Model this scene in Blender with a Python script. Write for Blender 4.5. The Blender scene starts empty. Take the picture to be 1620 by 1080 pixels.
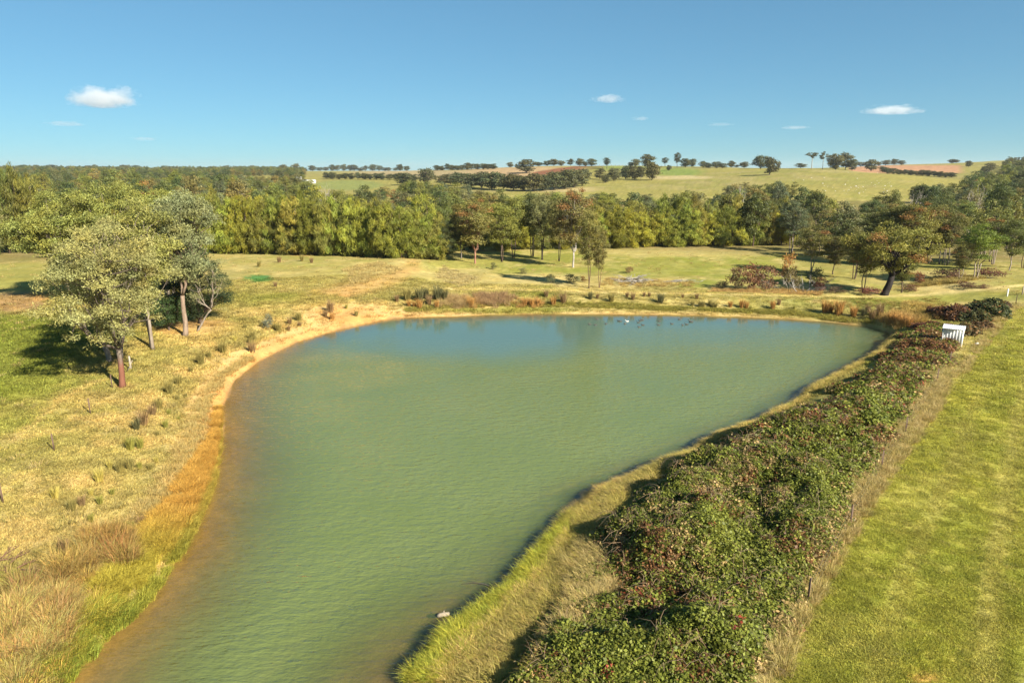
import bpy, math, random
import numpy as np
from mathutils import Vector, Matrix

random.seed(7)
S = bpy.context.scene
COL = S.collection
R_ = math.radians

# ------------------------------------------------------------------ camera
CAM_H = 20.0
PITCH = R_(14.1)
FPX = 1080.0
cam_d = bpy.data.cameras.new('camera')
cam_d.sensor_width = 36.0
cam_d.lens = 24.0
cam_d.clip_start = 0.5
cam_d.clip_end = 20000
cam = bpy.data.objects.new('camera', cam_d)
COL.objects.link(cam)
cam.location = (0, 0, CAM_H)
cam.rotation_euler = (R_(90) - PITCH, 0, 0)
S.camera = cam

# ------------------------------------------------------------------ light
SUN_EL = R_(31)
SUN_AZ = R_(135)            # clockwise from +Y (the view direction): behind and to the right of the camera
sd = Vector((math.sin(SUN_AZ) * math.cos(SUN_EL), math.cos(SUN_AZ) * math.cos(SUN_EL), math.sin(SUN_EL)))
w = bpy.data.worlds.new('World')
S.world = w
w.use_nodes = True
nt = w.node_tree
nt.nodes.clear()
sky = nt.nodes.new('ShaderNodeTexSky')
sky.sky_type = 'NISHITA'
sky.sun_disc = False
sky.sun_elevation = SUN_EL
sky.sun_rotation = SUN_AZ
sky.altitude = 300
sky.air_density = 0.80
sky.dust_density = 0.05
sky.ozone_density = 6.0
bg = nt.nodes.new('ShaderNodeBackground')
bg.inputs['Strength'].default_value = 0.072
wo = nt.nodes.new('ShaderNodeOutputWorld')
gm = nt.nodes.new('ShaderNodeGamma'); gm.inputs['Gamma'].default_value = 0.6
tn_ = nt.nodes.new('ShaderNodeMix'); tn_.data_type = 'RGBA'; tn_.blend_type = 'MULTIPLY'; tn_.inputs[0].default_value = 1.0
tn_.inputs[7].default_value = (0.65, 1.06, 1.15, 1)
nt.links.new(sky.outputs[0], gm.inputs['Color']); nt.links.new(gm.outputs[0], tn_.inputs[6]); nt.links.new(tn_.outputs[2], bg.inputs['Color'])
nt.links.new(bg.outputs[0], wo.inputs['Surface'])
sun_d = bpy.data.lights.new('sun', 'SUN')
sun_d.energy = 5.0
sun_d.angle = R_(0.53)
sun_d.color = (1.0, 0.93, 0.80)
sun = bpy.data.objects.new('sun', sun_d)
COL.objects.link(sun)
sun.rotation_euler = sd.to_track_quat('Z', 'Y').to_euler()
sun.location = (40, -40, 60)
S.view_settings.view_transform = 'Standard'
S.view_settings.look = 'None'
S.view_settings.gamma = 1.0
S.view_settings.use_curve_mapping = False
S.view_settings.exposure = 1.48
S.cycles.volume_step_rate = 1.0
S.cycles.max_bounces = 8
S.cycles.volume_bounces = 3
S.cycles.transparent_max_bounces = 8

# ------------------------------------------------------------------ number helpers
def lerp(a, b, t): return a + (b - a) * t
def sstep(x, a, b):
    t = np.clip((x - a) / (b - a), 0, 1)
    return t * t * (3 - 2 * t)

_perm = np.random.RandomState(3).rand(256, 256)
def vnoise(x, y):
    xi = np.floor(x).astype(int); yi = np.floor(y).astype(int)
    fx = x - xi; fy = y - yi
    fx = fx * fx * (3 - 2 * fx); fy = fy * fy * (3 - 2 * fy)
    a = _perm[xi & 255, yi & 255]; b = _perm[(xi + 1) & 255, yi & 255]
    c = _perm[xi & 255, (yi + 1) & 255]; d = _perm[(xi + 1) & 255, (yi + 1) & 255]
    return (a * (1 - fx) + b * fx) * (1 - fy) + (c * (1 - fx) + d * fx) * fy
def fbm(x, y, scale, octv=4, off=0.0):
    x = np.asarray(x, float) / scale + off; y = np.asarray(y, float) / scale + off * 1.7
    s = 0; a = 0.5; n = 0
    for i in range(octv):
        s = s + a * vnoise(x, y); n += a
        c, q = math.cos(0.6), math.sin(0.6)
        x, y = (x * c - y * q) * 2.03 + 11.3, (x * q + y * c) * 2.03 + 5.1
        a *= 0.52
    return s / n                      # about 0..1, mean 0.5

SP, CP = math.sin(PITCH), math.cos(PITCH)
def to_px(x, y, z):
    """where a point of the place shows in the 1620 x 1080 photograph"""
    dz = z - CAM_H
    f = y * CP - dz * SP
    u = y * SP + dz * CP
    f = np.where(f > 0.5, f, 0.5)
    return 810 + FPX * x / f, 540 - FPX * u / f
def px_dir(px, py):
    u = (px - 810) / FPX; v = (540 - py) / FPX
    return u, CP + v * SP, -SP + v * CP
def flat(px, py, z=0.0):
    u, f, d = px_dir(px, py)
    t = (z - CAM_H) / d
    return (u * t, f * t)

# ------------------------------------------------------------------ the dam's water line
shore_px = [(105, 1080), (160, 1020), (235, 950), (277, 890), (316, 820), (341, 755), (352, 700), (352, 645), (372, 602), (410, 572),
            (470, 541), (540, 520), (605, 506), (640, 502), (700, 501), (830, 497), (920, 497), (1050, 498), (1130, 500), (1230, 504),
            (1300, 508), (1370, 516), (1412, 527), (1405, 542), (1388, 560), (1350, 582), (1310, 603), (1255, 640), (1200, 672),
            (1140, 694), (1075, 727), (1000, 760), (930, 789), (892, 830), (853, 880), (812, 925), (735, 985), (685, 1030), (640, 1080)]
poly = [flat(a, b) for a, b in shore_px]
poly += [(-5.5, 19), (-6.5, 14), (-8.5, 8), (-13, 3), (-19, 3), (-22, 8), (-20, 15), (-17.0, 20)]
PA = np.array(poly); PB = np.roll(PA, -1, axis=0)
def inside(x, y, A=PA, B=PB):
    c = np.zeros(x.shape, bool)
    for (x0, y0), (x1, y1) in zip(A, B):
        m = ((y0 > y) != (y1 > y))
        with np.errstate(divide='ignore', invalid='ignore'):
            xx = (x1 - x0) * (y - y0) / ((y1 - y0) if y1 != y0 else 1e-9) + x0
        c ^= (m & (x < xx))
    return c
def sdist(x, y, A=PA, B=PB, closed=True):
    d = np.full(x.shape, 1e9)
    for (x0, y0), (x1, y1) in zip(A, B):
        ex, ey = x1 - x0, y1 - y0
        L = ex * ex + ey * ey + 1e-12
        t = np.clip(((x - x0) * ex + (y - y0) * ey) / L, 0, 1)
        d = np.minimum(d, (x - x0 - t * ex) ** 2 + (y - y0 - t * ey) ** 2)
    d = np.sqrt(d)
    if closed:
        d = np.where(inside(x, y, A, B), -d, d)
    return d

# ------------------------------------------------------------------ height of the land
T_X = [-600, 0, 300, 500, 600, 700, 850, 1000, 1100, 1200, 1300, 1400, 1500, 1620, 2200]
T_R = [150, 220, 300, 400, 500, 650, 800, 1000, 1400, 2200, 5000, 9000]
def Y(y): return ('y', y)
T = {
 -600: [1.5, 1, 1, 2, 3, Y(300), Y(290), Y(283), Y(276), Y(270), Y(271), Y(273)],
 0:    [1.5, 1, 1, 2, 3, Y(300), Y(290), Y(283), Y(276), Y(269.5), Y(271), Y(273)],
 300:  [1.5, 1, 1, 2, 3, Y(301), Y(291), Y(283), Y(276), Y(270), Y(271), Y(273)],
 500:  [1.5, 1, 1, 2, Y(312), Y(300), Y(288), Y(281), Y(275), Y(271), Y(272), Y(273)],
 600:  [1.2, 1, 1, 2, Y(312), Y(298), Y(286), Y(278), Y(271), Y(270.5), Y(272), Y(273)],
 700:  [0.8, 1, 1, 2, Y(308), Y(292), Y(281), Y(273), Y(269), Y(271), Y(272), Y(273)],
 850:  [0.3, .5, 1, 3, Y(303), Y(286), Y(272), Y(262.5), Y(264), Y(268), Y(272), Y(273)],
 1000: [0.3, .5, 1, Y(321), Y(305), Y(285), Y(268), Y(262), Y(266), Y(268), Y(272), Y(273)],
 1100: [0.3, .5, 1, Y(321), Y(303), Y(280), Y(265), Y(266), Y(269), Y(270), Y(272), Y(273)],
 1200: [0.3, .5, 1, Y(320), Y(300), Y(276), Y(265), Y(268), Y(270), Y(270), Y(272), Y(273)],
 1300: [0.3, .5, 1, Y(321), Y(299), Y(272), Y(263), Y(268), Y(266), Y(268), Y(272), Y(273)],
 1400: [0.5, .5, 1, Y(325), Y(300), Y(275), Y(277), Y(270), Y(261.5), Y(263), Y(270), Y(273)],
 1500: [1.0, .5, 1, Y(325), Y(303), Y(284), Y(286), Y(272), Y(257.5), Y(260), Y(268), Y(273)],
 1620: [1.5, 1.5, 2, Y(322), Y(305), Y(291), Y(278), Y(268), Y(252), Y(256), Y(266), Y(273)],
 2200: [1.5, 1.5, 2, Y(322), Y(305), Y(291), Y(278), Y(268), Y(248), Y(252), Y(266), Y(273)]}
def _z(xcol, r, e):
    if not isinstance(e, tuple): return float(e)
    a = math.atan((xcol - 810) / FPX * CP)
    v = (540 - e[1]) / FPX
    return CAM_H + r * (-SP + v * CP) * math.cos(a) / (CP + v * SP)
TZ = np.array([[_z(x, r, e) for r, e in zip(T_R, T[x])] for x in T_X])
# resample on a fine grid and smooth a little
GX = np.linspace(-600, 2200, 281); GR = np.linspace(math.log(150), math.log(9000), 240)
_t1 = np.array([np.interp(GR, np.log(T_R), row) for row in TZ])
G = np.array([np.interp(GX, T_X, _t1[:, j]) for j in range(len(GR))]).T
def _sm(a, n, ax):
    k = np.ones(n) / n
    p = np.concatenate([np.repeat(np.take(a, [0], ax), n // 2, ax), a, np.repeat(np.take(a, [-1], ax), n // 2, ax)], ax)
    return np.apply_along_axis(lambda m: np.convolve(m, k, 'valid'), ax, p)
G = _sm(_sm(G, 9, 0), 5, 1)
def far_h(x, y):
    r = np.hypot(x, y)
    a = np.clip(np.arctan2(x, y), -1.2, 1.2)
    xc = np.clip(810 + FPX * np.tan(a) / CP, -599, 2199)
    gi = (xc + 600) / 2800 * 280
    gj = np.clip((np.log(np.maximum(r, 150)) - GR[0]) / (GR[-1] - GR[0]) * 239, 0, 238.99)
    i = np.clip(gi.astype(int), 0, 279); j = gj.astype(int)
    fi = gi - i; fj = gj - j
    return (G[i, j] * (1 - fi) + G[i + 1, j] * fi) * (1 - fj) + (G[i, j + 1] * (1 - fi) + G[i + 1, j + 1] * fi) * fj

def height(x, y):
    x = np.asarray(x, float); y = np.asarray(y, float)
    shp = np.broadcast(x, y).shape
    x = np.broadcast_to(x, shp).ravel(); y = np.broadcast_to(y, shp).ravel()
    r = np.hypot(x, y)
    zf = far_h(x, y) + (fbm(x, y, 30, 3) - 0.5) * 0.8 * sstep(r, 150, 300) + (fbm(x, y, 160, 2, 9.) - .5) * 4.0 * sstep(r, 300, 900)
    near = r < 200
    out = zf.copy()
    xn, yn = x[near], y[near]
    d = sdist(xn, yn)
    d = d + (fbm(xn, yn, 2.2, 3) - 0.5) * 0.9 * sstep(np.abs(d), 9, 1)
    left = sstep(-xn + 0.0, -6, 10) * sstep(yn, 118, 85)
    right = 1 - sstep(-xn, -12, -2)
    wf = sstep(yn, 84, 97) * sstep(xn, -24, -8) * (1 - sstep(xn, 62, 80))
    # banks
    zl = 2.3 * (1 - np.exp(-np.maximum(d, 0) / 9.0)) + 0.25 * sstep(d, 0, 1.0)
    zr = 2.0 * (1 - np.exp(-np.maximum(d, 0) / 3.0)) + 0.2 * sstep(d, 0, 1.0)
    zfar = 1.6 * sstep(d, 0, 8) * (1 - sstep(d, 10, 17)) + 0.35 * sstep(d, 8, 17)
    lr = sstep(xn, -2, 12)
    zz = lerp(zl, zr, lr)
    zz = lerp(zz, zfar, wf)
    zz = zz + (fbm(xn, yn, 7, 3, 3.) - 0.5) * 0.7 * sstep(d, 0.3, 6) + (fbm(xn, yn, 1.1, 2, 5.) - .5) * 0.10 * sstep(d, 0.0, 1.5)
    # bed
    slope = lerp(0.060, 0.33, sstep(xn, -8, 4))
    slope = lerp(slope, 0.3, sstep(yn, 66, 84))
    slope = lerp(slope, 0.12, sstep(yn, 84, 60) * 0)
    bed = -np.minimum(2.6, np.maximum(-d, 0) * slope + 0.03 * np.maximum(-d, 0) ** 2)
    zz = np.where(d < 0, bed, zz)
    wb = sstep(r[near], 128, 168)
    out[near] = lerp(zz, zf[near], wb)
    return out.reshape(shp)

_ts = np.exp(np.linspace(math.log(16), math.log(5500), 1500))
def px2w(px, py):
    """the ground point seen at a pixel of the photograph (or the crest in that direction)"""
    u, f, dzz = px_dir(px, py)
    hl = math.hypot(u, f)
    sl = dzz / hl
    xs = u / hl * _ts; ys = f / hl * _ts
    z = height(xs, ys)
    z = np.maximum(z, 0.0) if False else z
    s = (z - CAM_H) / _ts
    k = np.argmax(s >= sl)
    if s[k] < sl:
        k = int(np.argmax(s)); return (xs[k], ys[k], z[k])
    if k > 0:
        a, b = s[k - 1], s[k]
        t = (sl - a) / (b - a + 1e-12)
        rr = lerp(_ts[k - 1], _ts[k], t)
        X, Yy = u / hl * rr, f / hl * rr
        return (X, Yy, float(height(np.array([X]), np.array([Yy]))[0]))
    return (xs[0], ys[0], z[0])
def gz(x, y): return float(height(np.array([x]), np.array([y]))[0])
def wpoly(pts): return [px2w(a, b)[:2] for a, b in pts]

# ------------------------------------------------------------------ mesh helpers
class MB:
    def __init__(s): s.v = []; s.f = []; s.n = 0; s.attr = {}
    def add(s, v, f, **at):
        v = np.asarray(v, float).reshape(-1, 3)
        s.v.append(v); s.f.append([tuple(int(i) + s.n for i in q) for q in f])
        for k, val in at.items(): s.attr.setdefault(k, []).append(np.full(len(v), val) if np.isscalar(val) else val)
        s.n += len(v)
    def box(s, c, size, rz=0, rx=0, ry=0):
        hx, hy, hz = [q / 2 for q in size]
        V = np.array([[a, b, d] for a in (-hx, hx) for b in (-hy, hy) for d in (-hz, hz)])
        M = np.array((Matrix.Rotation(rz, 3, 'Z') @ Matrix.Rotation(ry, 3, 'Y') @ Matrix.Rotation(rx, 3, 'X')))
        V = V @ M.T + np.array(c)
        s.add(V, [(0, 1, 3, 2), (4, 6, 7, 5), (0, 4, 5, 1), (2, 3, 7, 6), (0, 2, 6, 4), (1, 5, 7, 3)])
    def tube(s, pts, rad, n=6, cap=True):
        pts = np.asarray(pts, float); m = len(pts)
        rad = np.broadcast_to(np.asarray(rad, float), (m,))
        d = np.gradient(pts, axis=0); d /= (np.linalg.norm(d, axis=1, keepdims=True) + 1e-9)
        up = np.array([0.31, 0.17, 0.93]);
        if abs(d[0] @ up) > 0.9: up = np.array([0.9, 0.3, 0.1])
        a = np.cross(d, up); a /= (np.linalg.norm(a, axis=1, keepdims=True) + 1e-9)
        b = np.cross(d, a)
        th = np.arange(n) / n * 2 * math.pi
        V = pts[:, None] + rad[:, None, None] * (np.cos(th)[None, :, None] * a[:, None] + np.sin(th)[None, :, None] * b[:, None])
        F = [(i * n + j, i * n + (j + 1) % n, (i + 1) * n + (j + 1) % n, (i + 1) * n + j) for i in range(m - 1) for j in range(n)]
        if cap: F += [tuple(range(n - 1, -1, -1)), tuple((m - 1) * n + j for j in range(n))]
        s.add(V.reshape(-1, 3), F)
    def mesh(s, name, mat=None, smooth=False):
        V = np.concatenate(s.v) if s.v else np.zeros((0, 3)); F = [q for p in s.f for q in p]
        return mk_mesh(name, V, F, mat, smooth, {k: np.concatenate(a) for k, a in s.attr.items()})

def mk_mesh(name, V, F, mat=None, smooth=False, attrs=None):
    me = bpy.data.meshes.new(name)
    V = np.asarray(V, np.float32)
    me.vertices.add(len(V)); me.vertices.foreach_set('co', V.ravel())
    if isinstance(F, np.ndarray):
        k = F.shape[1]; nf = len(F)
        me.loops.add(nf * k); me.loops.foreach_set('vertex_index', F.astype(np.int32).ravel())
        me.polygons.add(nf)
        me.polygons.foreach_set('loop_start', (np.arange(nf) * k).astype(np.int32))
        me.polygons.foreach_set('loop_total', np.full(nf, k, np.int32))
    else:
        tot = [len(q) for q in F]; nf = len(F)
        me.loops.add(sum(tot)); me.loops.foreach_set('vertex_index', np.array([i for q in F for i in q], np.int32))
        me.polygons.add(nf)
        me.polygons.foreach_set('loop_start', np.concatenate([[0], np.cumsum(tot)[:-1]]).astype(np.int32))
        me.polygons.foreach_set('loop_total', np.array(tot, np.int32))
    me.update(calc_edges=True)
    if smooth: me.polygons.foreach_set('use_smooth', np.ones(nf, bool))
    for k2, a in (attrs or {}).items():
        a = np.asarray(a, np.float32)
        if a.ndim == 2:
            if a.shape[1] == 3:
                at = me.attributes.new(k2, 'FLOAT_VECTOR', 'POINT'); at.data.foreach_set('vector', a.ravel())
        else:
            at = me.attributes.new(k2, 'FLOAT', 'POINT'); at.data.foreach_set('value', a)
    if mat: me.materials.append(mat)
    return me
def obj(name, me, parent=None, loc=(0, 0, 0), rz=0, scale=1, color=None):
    o = bpy.data.objects.new(name, me); COL.objects.link(o)
    if parent: o.parent = parent
    o.location = loc; o.rotation_euler = (0, 0, rz)
    o.scale = (scale,) * 3 if np.isscalar(scale) else scale
    if color: o.color = color
    return o
THINGS = []
def tag(o, label=None, cat=None, group=None, kind=None, at=None):
    if label: o['label'] = label
    if cat: o['category'] = cat
    if group: o['group'] = group
    if kind: o['kind'] = kind
    if label and cat and kind is None: THINGS.append(o)
    return o
def empty(name, loc, rz=0, scale=1):
    o = bpy.data.objects.new(name, None); COL.objects.link(o)
    o.empty_display_size = 0.3
    o.location = loc; o.rotation_euler = (0, 0, rz); o.scale = (scale,) * 3 if np.isscalar(scale) else scale
    return o

# ------------------------------------------------------------------ materials
class NG:
    """tiny helper to write node graphs"""
    def __init__(s, name):
        s.m = bpy.data.materials.new(name); s.m.use_nodes = True; s.t = s.m.node_tree; s.t.nodes.clear()
        s.out = s.n('ShaderNodeOutputMaterial')
    def n(s, typ, **kw):
        nd = s.t.nodes.new(typ)
        for k, v in kw.items(): setattr(nd, k, v)
        return nd
    def l(s, a, b): s.t.links.new(a, b)
    def attr(s, name, typ='GEOMETRY'):
        return s.n('ShaderNodeAttribute', attribute_name=name, attribute_type=typ)
    def math(s, op, a, b=None, c=None, clamp=False):
        nd = s.n('ShaderNodeMath', operation=op); nd.use_clamp = clamp
        for i, q in enumerate((a, b, c)):
            if q is None: continue
            if isinstance(q, (int, float)): nd.inputs[i].default_value = q
            else: s.l(q, nd.inputs[i])
        return nd.outputs[0]
    def mix(s, fac, a, b, mode='MIX'):
        nd = s.n('ShaderNodeMix', data_type='RGBA', blend_type=mode)
        for i, q in ((0, fac), (6, a), (7, b)):
            if isinstance(q, (int, float)): nd.inputs[i].default_value = q
            elif isinstance(q, tuple): nd.inputs[i].default_value = (*q[:3], 1)
            else: s.l(q, nd.inputs[i])
        return nd.outputs[2]
    def noise(s, scale, detail=3, rough=0.55, coord=None, dist=0):
        nd = s.n('ShaderNodeTexNoise'); nd.inputs['Scale'].default_value = scale
        nd.inputs['Detail'].default_value = detail; nd.inputs['Roughness'].default_value = rough
        nd.inputs['Distortion'].default_value = dist
        if coord is not None: s.l(coord, nd.inputs['Vector'])
        return nd.outputs['Fac']
    def ramp(s, fac, stops):
        nd = s.n('ShaderNodeValToRGB'); e = nd.color_ramp.elements
        while len(e) < len(stops): e.new(0.5)
        for i, (p, c) in enumerate(stops): e[i].position = p; e[i].color = (*c, 1) if len(c) == 3 else c
        s.l(fac, nd.inputs[0]); return nd.outputs['Color']
    def coord(s, which='Object'): return s.n('ShaderNodeTexCoord').outputs[which]
    def mapping(s, vec, rot=(0, 0, 0), scale=(1, 1, 1)):
        nd = s.n('ShaderNodeMapping'); nd.inputs['Rotation'].default_value = rot; nd.inputs['Scale'].default_value = scale
        s.l(vec, nd.inputs['Vector']); return nd.outputs[0]
    def bump(s, h, strength, dist, normal=None):
        nd = s.n('ShaderNodeBump'); nd.inputs['Distance'].default_value = dist
        if isinstance(strength, (int, float)): nd.inputs['Strength'].default_value = strength
        else: s.l(strength, nd.inputs['Strength'])
        s.l(h, nd.inputs['Height'])
        if normal is not None: s.l(normal, nd.inputs['Normal'])
        return nd.outputs[0]
    def bsdf(s, color, rough=0.8, spec=0.2, normal=None, metallic=0):
        nd = s.n('ShaderNodeBsdfPrincipled')
        if isinstance(color, tuple): nd.inputs['Base Color'].default_value = (*color[:3], 1)
        else: s.l(color, nd.inputs['Base Color'])
        nd.inputs['Roughness'].default_value = rough
        nd.inputs['Specular IOR Level'].default_value = spec
        nd.inputs['Metallic'].default_value = metallic
        if normal is not None: s.l(normal, nd.inputs['Normal'])
        return nd.outputs[0]
    def done(s, sh): s.l(sh, s.out.inputs['Surface']); return s.m

def leafy(name, tint, warm=True, trans=0.34, spec=0.25, vary=(0.42, 1.42)):
    """leaf material; tint is 'object' (the object's own colour) or 'points' (colour given to each instance)"""
    g = NG(name)
    if tint == 'object':
        oi = g.n('ShaderNodeObjectInfo'); base = oi.outputs['Color']; alpha = oi.outputs['Alpha']
    else:
        base = g.attr('tint', 'INSTANCER').outputs['Color']; alpha = 0.0
    rnd = g.attr('rnd').outputs['Fac']
    f = g.math('MULTIPLY_ADD', rnd, vary[1] - vary[0], vary[0])
    base = g.mix(1.0, base, g.n('ShaderNodeCombineColor').outputs[0] if False else _grey(g, f), 'MULTIPLY')
    nz = g.noise(0.45, 2, coord=g.coord('Object'))
    base = g.mix(g.math('MULTIPLY_ADD', nz, 2.0, -0.65, clamp=True), base, g.mix(1.0, base, (1.28, 1.0, 0.62), 'MULTIPLY'))
    if warm and tint == 'object':
        wa = g.attr('warm').outputs['Fac']
        th = g.math('SUBTRACT', 1.0, alpha)
        k = g.math('MULTIPLY', g.math('GREATER_THAN', wa, g.math('ADD', th, 0.0)), 0.8)
        base = g.mix(k, base, g.mix(rnd, (0.24, 0.105, 0.035), (0.34, 0.165, 0.055)))
    p = g.bsdf(base, 0.55, spec)
    tr = g.n('ShaderNodeBsdfTranslucent'); g.l(base, tr.inputs['Color'])
    mx = g.n('ShaderNodeMixShader'); mx.inputs[0].default_value = trans
    g.l(p, mx.inputs[1]); g.l(tr.outputs[0], mx.inputs[2])
    return g.done(mx.outputs[0])
def _grey(g, f):
    c = g.n('ShaderNodeCombineColor')
    for i in range(3): g.l(f, c.inputs[i])
    return c.outputs[0]

M_leaf = leafy('leaf', 'object')
M_leaf_p = leafy('leaf_scattered', 'points', warm=False)
M_blade = leafy('grass_blade', 'points', warm=False, trans=0.3, spec=0.15, vary=(0.7, 1.3))
M_blade_o = leafy('rush_blade', 'object', warm=False, trans=0.2, spec=0.15, vary=(0.65, 1.3))

def bark():
    g = NG('bark')
    oi = g.n('ShaderNodeObjectInfo')
    c = g.mapping(g.coord('Object'), scale=(3, 3, 0.7))
    nz = g.noise(1.6, 5, 0.65, c)
    col = g.mix(g.math('MULTIPLY_ADD', nz, 2.2, -0.7, clamp=True), g.mix(1.0, oi.outputs['Color'], (0.42, 0.36, 0.32), 'MULTIPLY'), oi.outputs['Color'])
    # an alpha below one marks a trunk whose foot has shed to rust red bark
    sep = g.n('ShaderNodeSeparateXYZ'); g.l(g.coord('Object'), sep.inputs[0])
    k = g.math('MULTIPLY', g.math('LESS_THAN', oi.outputs['Alpha'], .7), g.math('MULTIPLY_ADD', g.math('ADD', sep.outputs['Z'], nz), -1.1, 3.6, clamp=True))
    col = g.mix(k, col, g.mix(nz, (.10, .038, .024), (.20, .088, .052)))
    return g.done(g.bsdf(col, 0.85, 0.15, g.bump(nz, 0.6, 0.05)))
M_bark = bark()

def simple(name, col, rough=0.8, spec=0.2, nscale=4, amt=0.35, metallic=0):
    g = NG(name)
    nz = g.noise(nscale, 4, 0.6, g.coord('Object'))
    c = g.mix(nz, tuple(q * (1 - amt) for q in col), tuple(min(1, q * (1 + amt)) for q in col))
    return g.done(g.bsdf(c, rough, spec, g.bump(nz, 0.3, 0.02), metallic))

# ------------------------------------------------------------------ the ground
fan = np.radians(np.arange(-47, 47.001, 0.15))
coarse = np.radians(np.concatenate([np.arange(52, 180, 6.), np.arange(-178, -50, 6.)]))
ang = np.sort(np.concatenate([fan, coarse]))
rr = np.concatenate([[0.5, 3, 6, 9, 12], np.exp(np.arange(math.log(14), math.log(420), 0.0085)), np.exp(np.arange(math.log(425), math.log(8500), 0.022))])
AN, RR = np.meshgrid(ang, rr, indexing='ij')
GXv = (RR * np.sin(AN)).ravel(); GYv = (RR * np.cos(AN)).ravel()
GZv = height(GXv, GYv)
na, nr = len(ang), len(rr)
ii, jj = np.meshgrid(np.arange(na), np.arange(nr - 1), indexing='ij')
i2 = (ii + 1) % na
QF = np.stack([ii * nr + jj, i2 * nr + jj, i2 * nr + jj + 1, ii * nr + jj + 1], -1).reshape(-1, 4)

def ground_color(x, y, z):
    """base colour of the ground: what grows or lies there"""
    r = np.hypot(x, y)
    px, py = to_px(x, y, z)
    front = y > 5
    d = np.full(x.shape, 100.0); nm = r < 220
    d[nm] = sdist(x[nm], y[nm])
    n1 = fbm(x, y, 18, 4, 1.); n2 = fbm(x, y, 5, 4, 2.); n3 = fbm(x, y, 1.3, 3, 4.); n4 = fbm(x, y, 90, 3, 7.); n0 = fbm(x, y, .45, 2, 14.)
    C = lambda *q: np.array(q)
    GREEN = C(.175, .195, .032); LUSH = C(.145, .175, .028); OLIVE = C(.225, .204, .062); DRY = C(.36, .295, .118); STRAW = C(.44, .36, .16)
    SOIL = C(.42, .235, .085); SAND = C(.46, .33, .145); RED = C(.25, .105, .045); PLOUGH = C(.165, .075, .040); PINK = C(.33, .19, .11)
    col = np.tile(OLIVE, (len(x), 1))
    def put(c, k): 
        nonlocal col
        k = np.clip(k, 0, 1)[:, None]; col = col * (1 - k) + c * k
    def spot(cx, cy, rx, ry, soft=0.35, rot=0, jit=0.5):
        c, s_ = math.cos(R_(rot)), math.sin(R_(rot))
        u = ((px - cx) * c + (py - cy) * s_) / rx; v = (-(px - cx) * s_ + (py - cy) * c) / ry
        q = np.sqrt(u * u + v * v) + (n2 - .5) * jit + (n3 - .5) * jit
        return sstep(q, 1 + soft, 1 - soft) * front
    def line(pts, wpx, soft=0.5, jit=0.6, taper=True):
        A = np.array(pts[:-1], float); B = np.array(pts[1:], float)
        dd = sdist(px, py, A, B, closed=False)
        return sstep(dd / wpx + (n2 - .5) * jit + (n3 - .5) * jit, 1 + soft, 1 - soft) * front
    put(GREEN, sstep(n1, .40, .64) * .65)
    put(DRY, sstep(n2, .44, .64) * .45)
    put(STRAW, sstep(n3 * .6 + n2 * .4, .56, .70) * .35)
    leftf = (x < 0) & (r < 220)
    # left paddock: dry in the upper part, green to the far left
    L = (leftf & (y > 20)).astype(float)
    put(DRY, L * sstep(py, 560, 440) * .35 * (0.5 + n2))
    put(LUSH, spot(20, 560, 150, 75) * .8); put(GREEN, spot(60, 640, 120, 45) * .55); put(GREEN, spot(30, 445, 110, 28) * .45)
    put(OLIVE, spot(60, 780, 130, 70) * .5)
    put(LUSH, spot(225, 600, 16, 5) * .6); put(LUSH, spot(230, 612, 14, 4) * .5)
    put(C(.28, .15, .09), spot(22, 478, 55, 18) * .65); put(SOIL, spot(75, 468, 34, 8) * .4)
    put(C(.065, .165, .045), spot(408, 441, 20, 6, .3) * .95)
    put(STRAW, spot(600, 420, 55, 26, .5) * .0 + line([(500, 470), (560, 448), (610, 432), (650, 418)], 15, .6) * .35)
    put(SOIL * .85, line([(480, 476), (560, 458), (620, 440), (655, 420)], 11, .7) * .55 * (.5 + n2))
    put(GREEN, spot(470, 478, 70, 14) * .45); put(GREEN, spot(740, 418, 90, 8) * .6); put(OLIVE, spot(760, 440, 100, 14) * .4)
    put(SOIL, spot(480, 402, 24, 3) * .6)
    put(SOIL, spot(300, 520, 68, 14, .4) * .85); put(RED, spot(318, 512, 45, 7) * .6); put(RED, spot(193, 612, 18, 5) * .8)
    put(RED, spot(180, 570, 16, 6) * .6)
    # track on the left
    put(SAND, line([(20, 695), (45, 675), (95, 632), (135, 610), (160, 603)], 3.2, .6, .4) * .75)
    put(SAND, line([(215, 588), (260, 608), (290, 618)], 4, .6) * .4)
    put(SOIL, spot(133, 663, 22, 5, .3) * .75); put(SAND, spot(182, 466, 14, 3) * 0)
    put(SOIL, spot(545, 467, 12, 3) * .5)
    # bare, trampled shore bank on the left
    shore_l = sstep(d, 19, 3) * (x < -2) * (y < 99)
    put(DRY, shore_l * .9); put(SAND, shore_l * sstep(n2 + n3 * .4, .62, .82) * .7)
    put(SOIL, sstep(d + (n2 - .5) * 2, 3.4, 1.2) * (x < 5) * (y > 36) * (y < 99) * .85)
    put(SAND, sstep(np.abs(d - 2.2) + (n3 - .5), 1.0, .1) * (x < 5) * (y > 36) * (y < 99) * .6)
    put(SOIL, spot(545, 498, 60, 16, .5) * .75)
    put(SAND, spot(60, 860, 150, 70, .5) * .35 * (n2 * 2)); put(SAND, spot(30, 840, 45, 22) * .5)
    put(C(.16, .17, .04), spot(60, 900, 90, 16) * .45)
    put(GREEN, spot(15, 930, 45, 22) * .3)
    # right bank and right paddock
    Rt = sstep(x, 6, 12) * (r < 160) * (px > 900)
    put(OLIVE, Rt * .0)
    edge = np.array([(1190, 1100), (1235, 1010), (1300, 900), (1345, 830), (1400, 740), (1450, 665), (1500, 590), (1545, 520), (1620, 470)], float)
    ddr = sdist(px, py, edge[:-1], edge[1:], closed=False)
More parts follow.
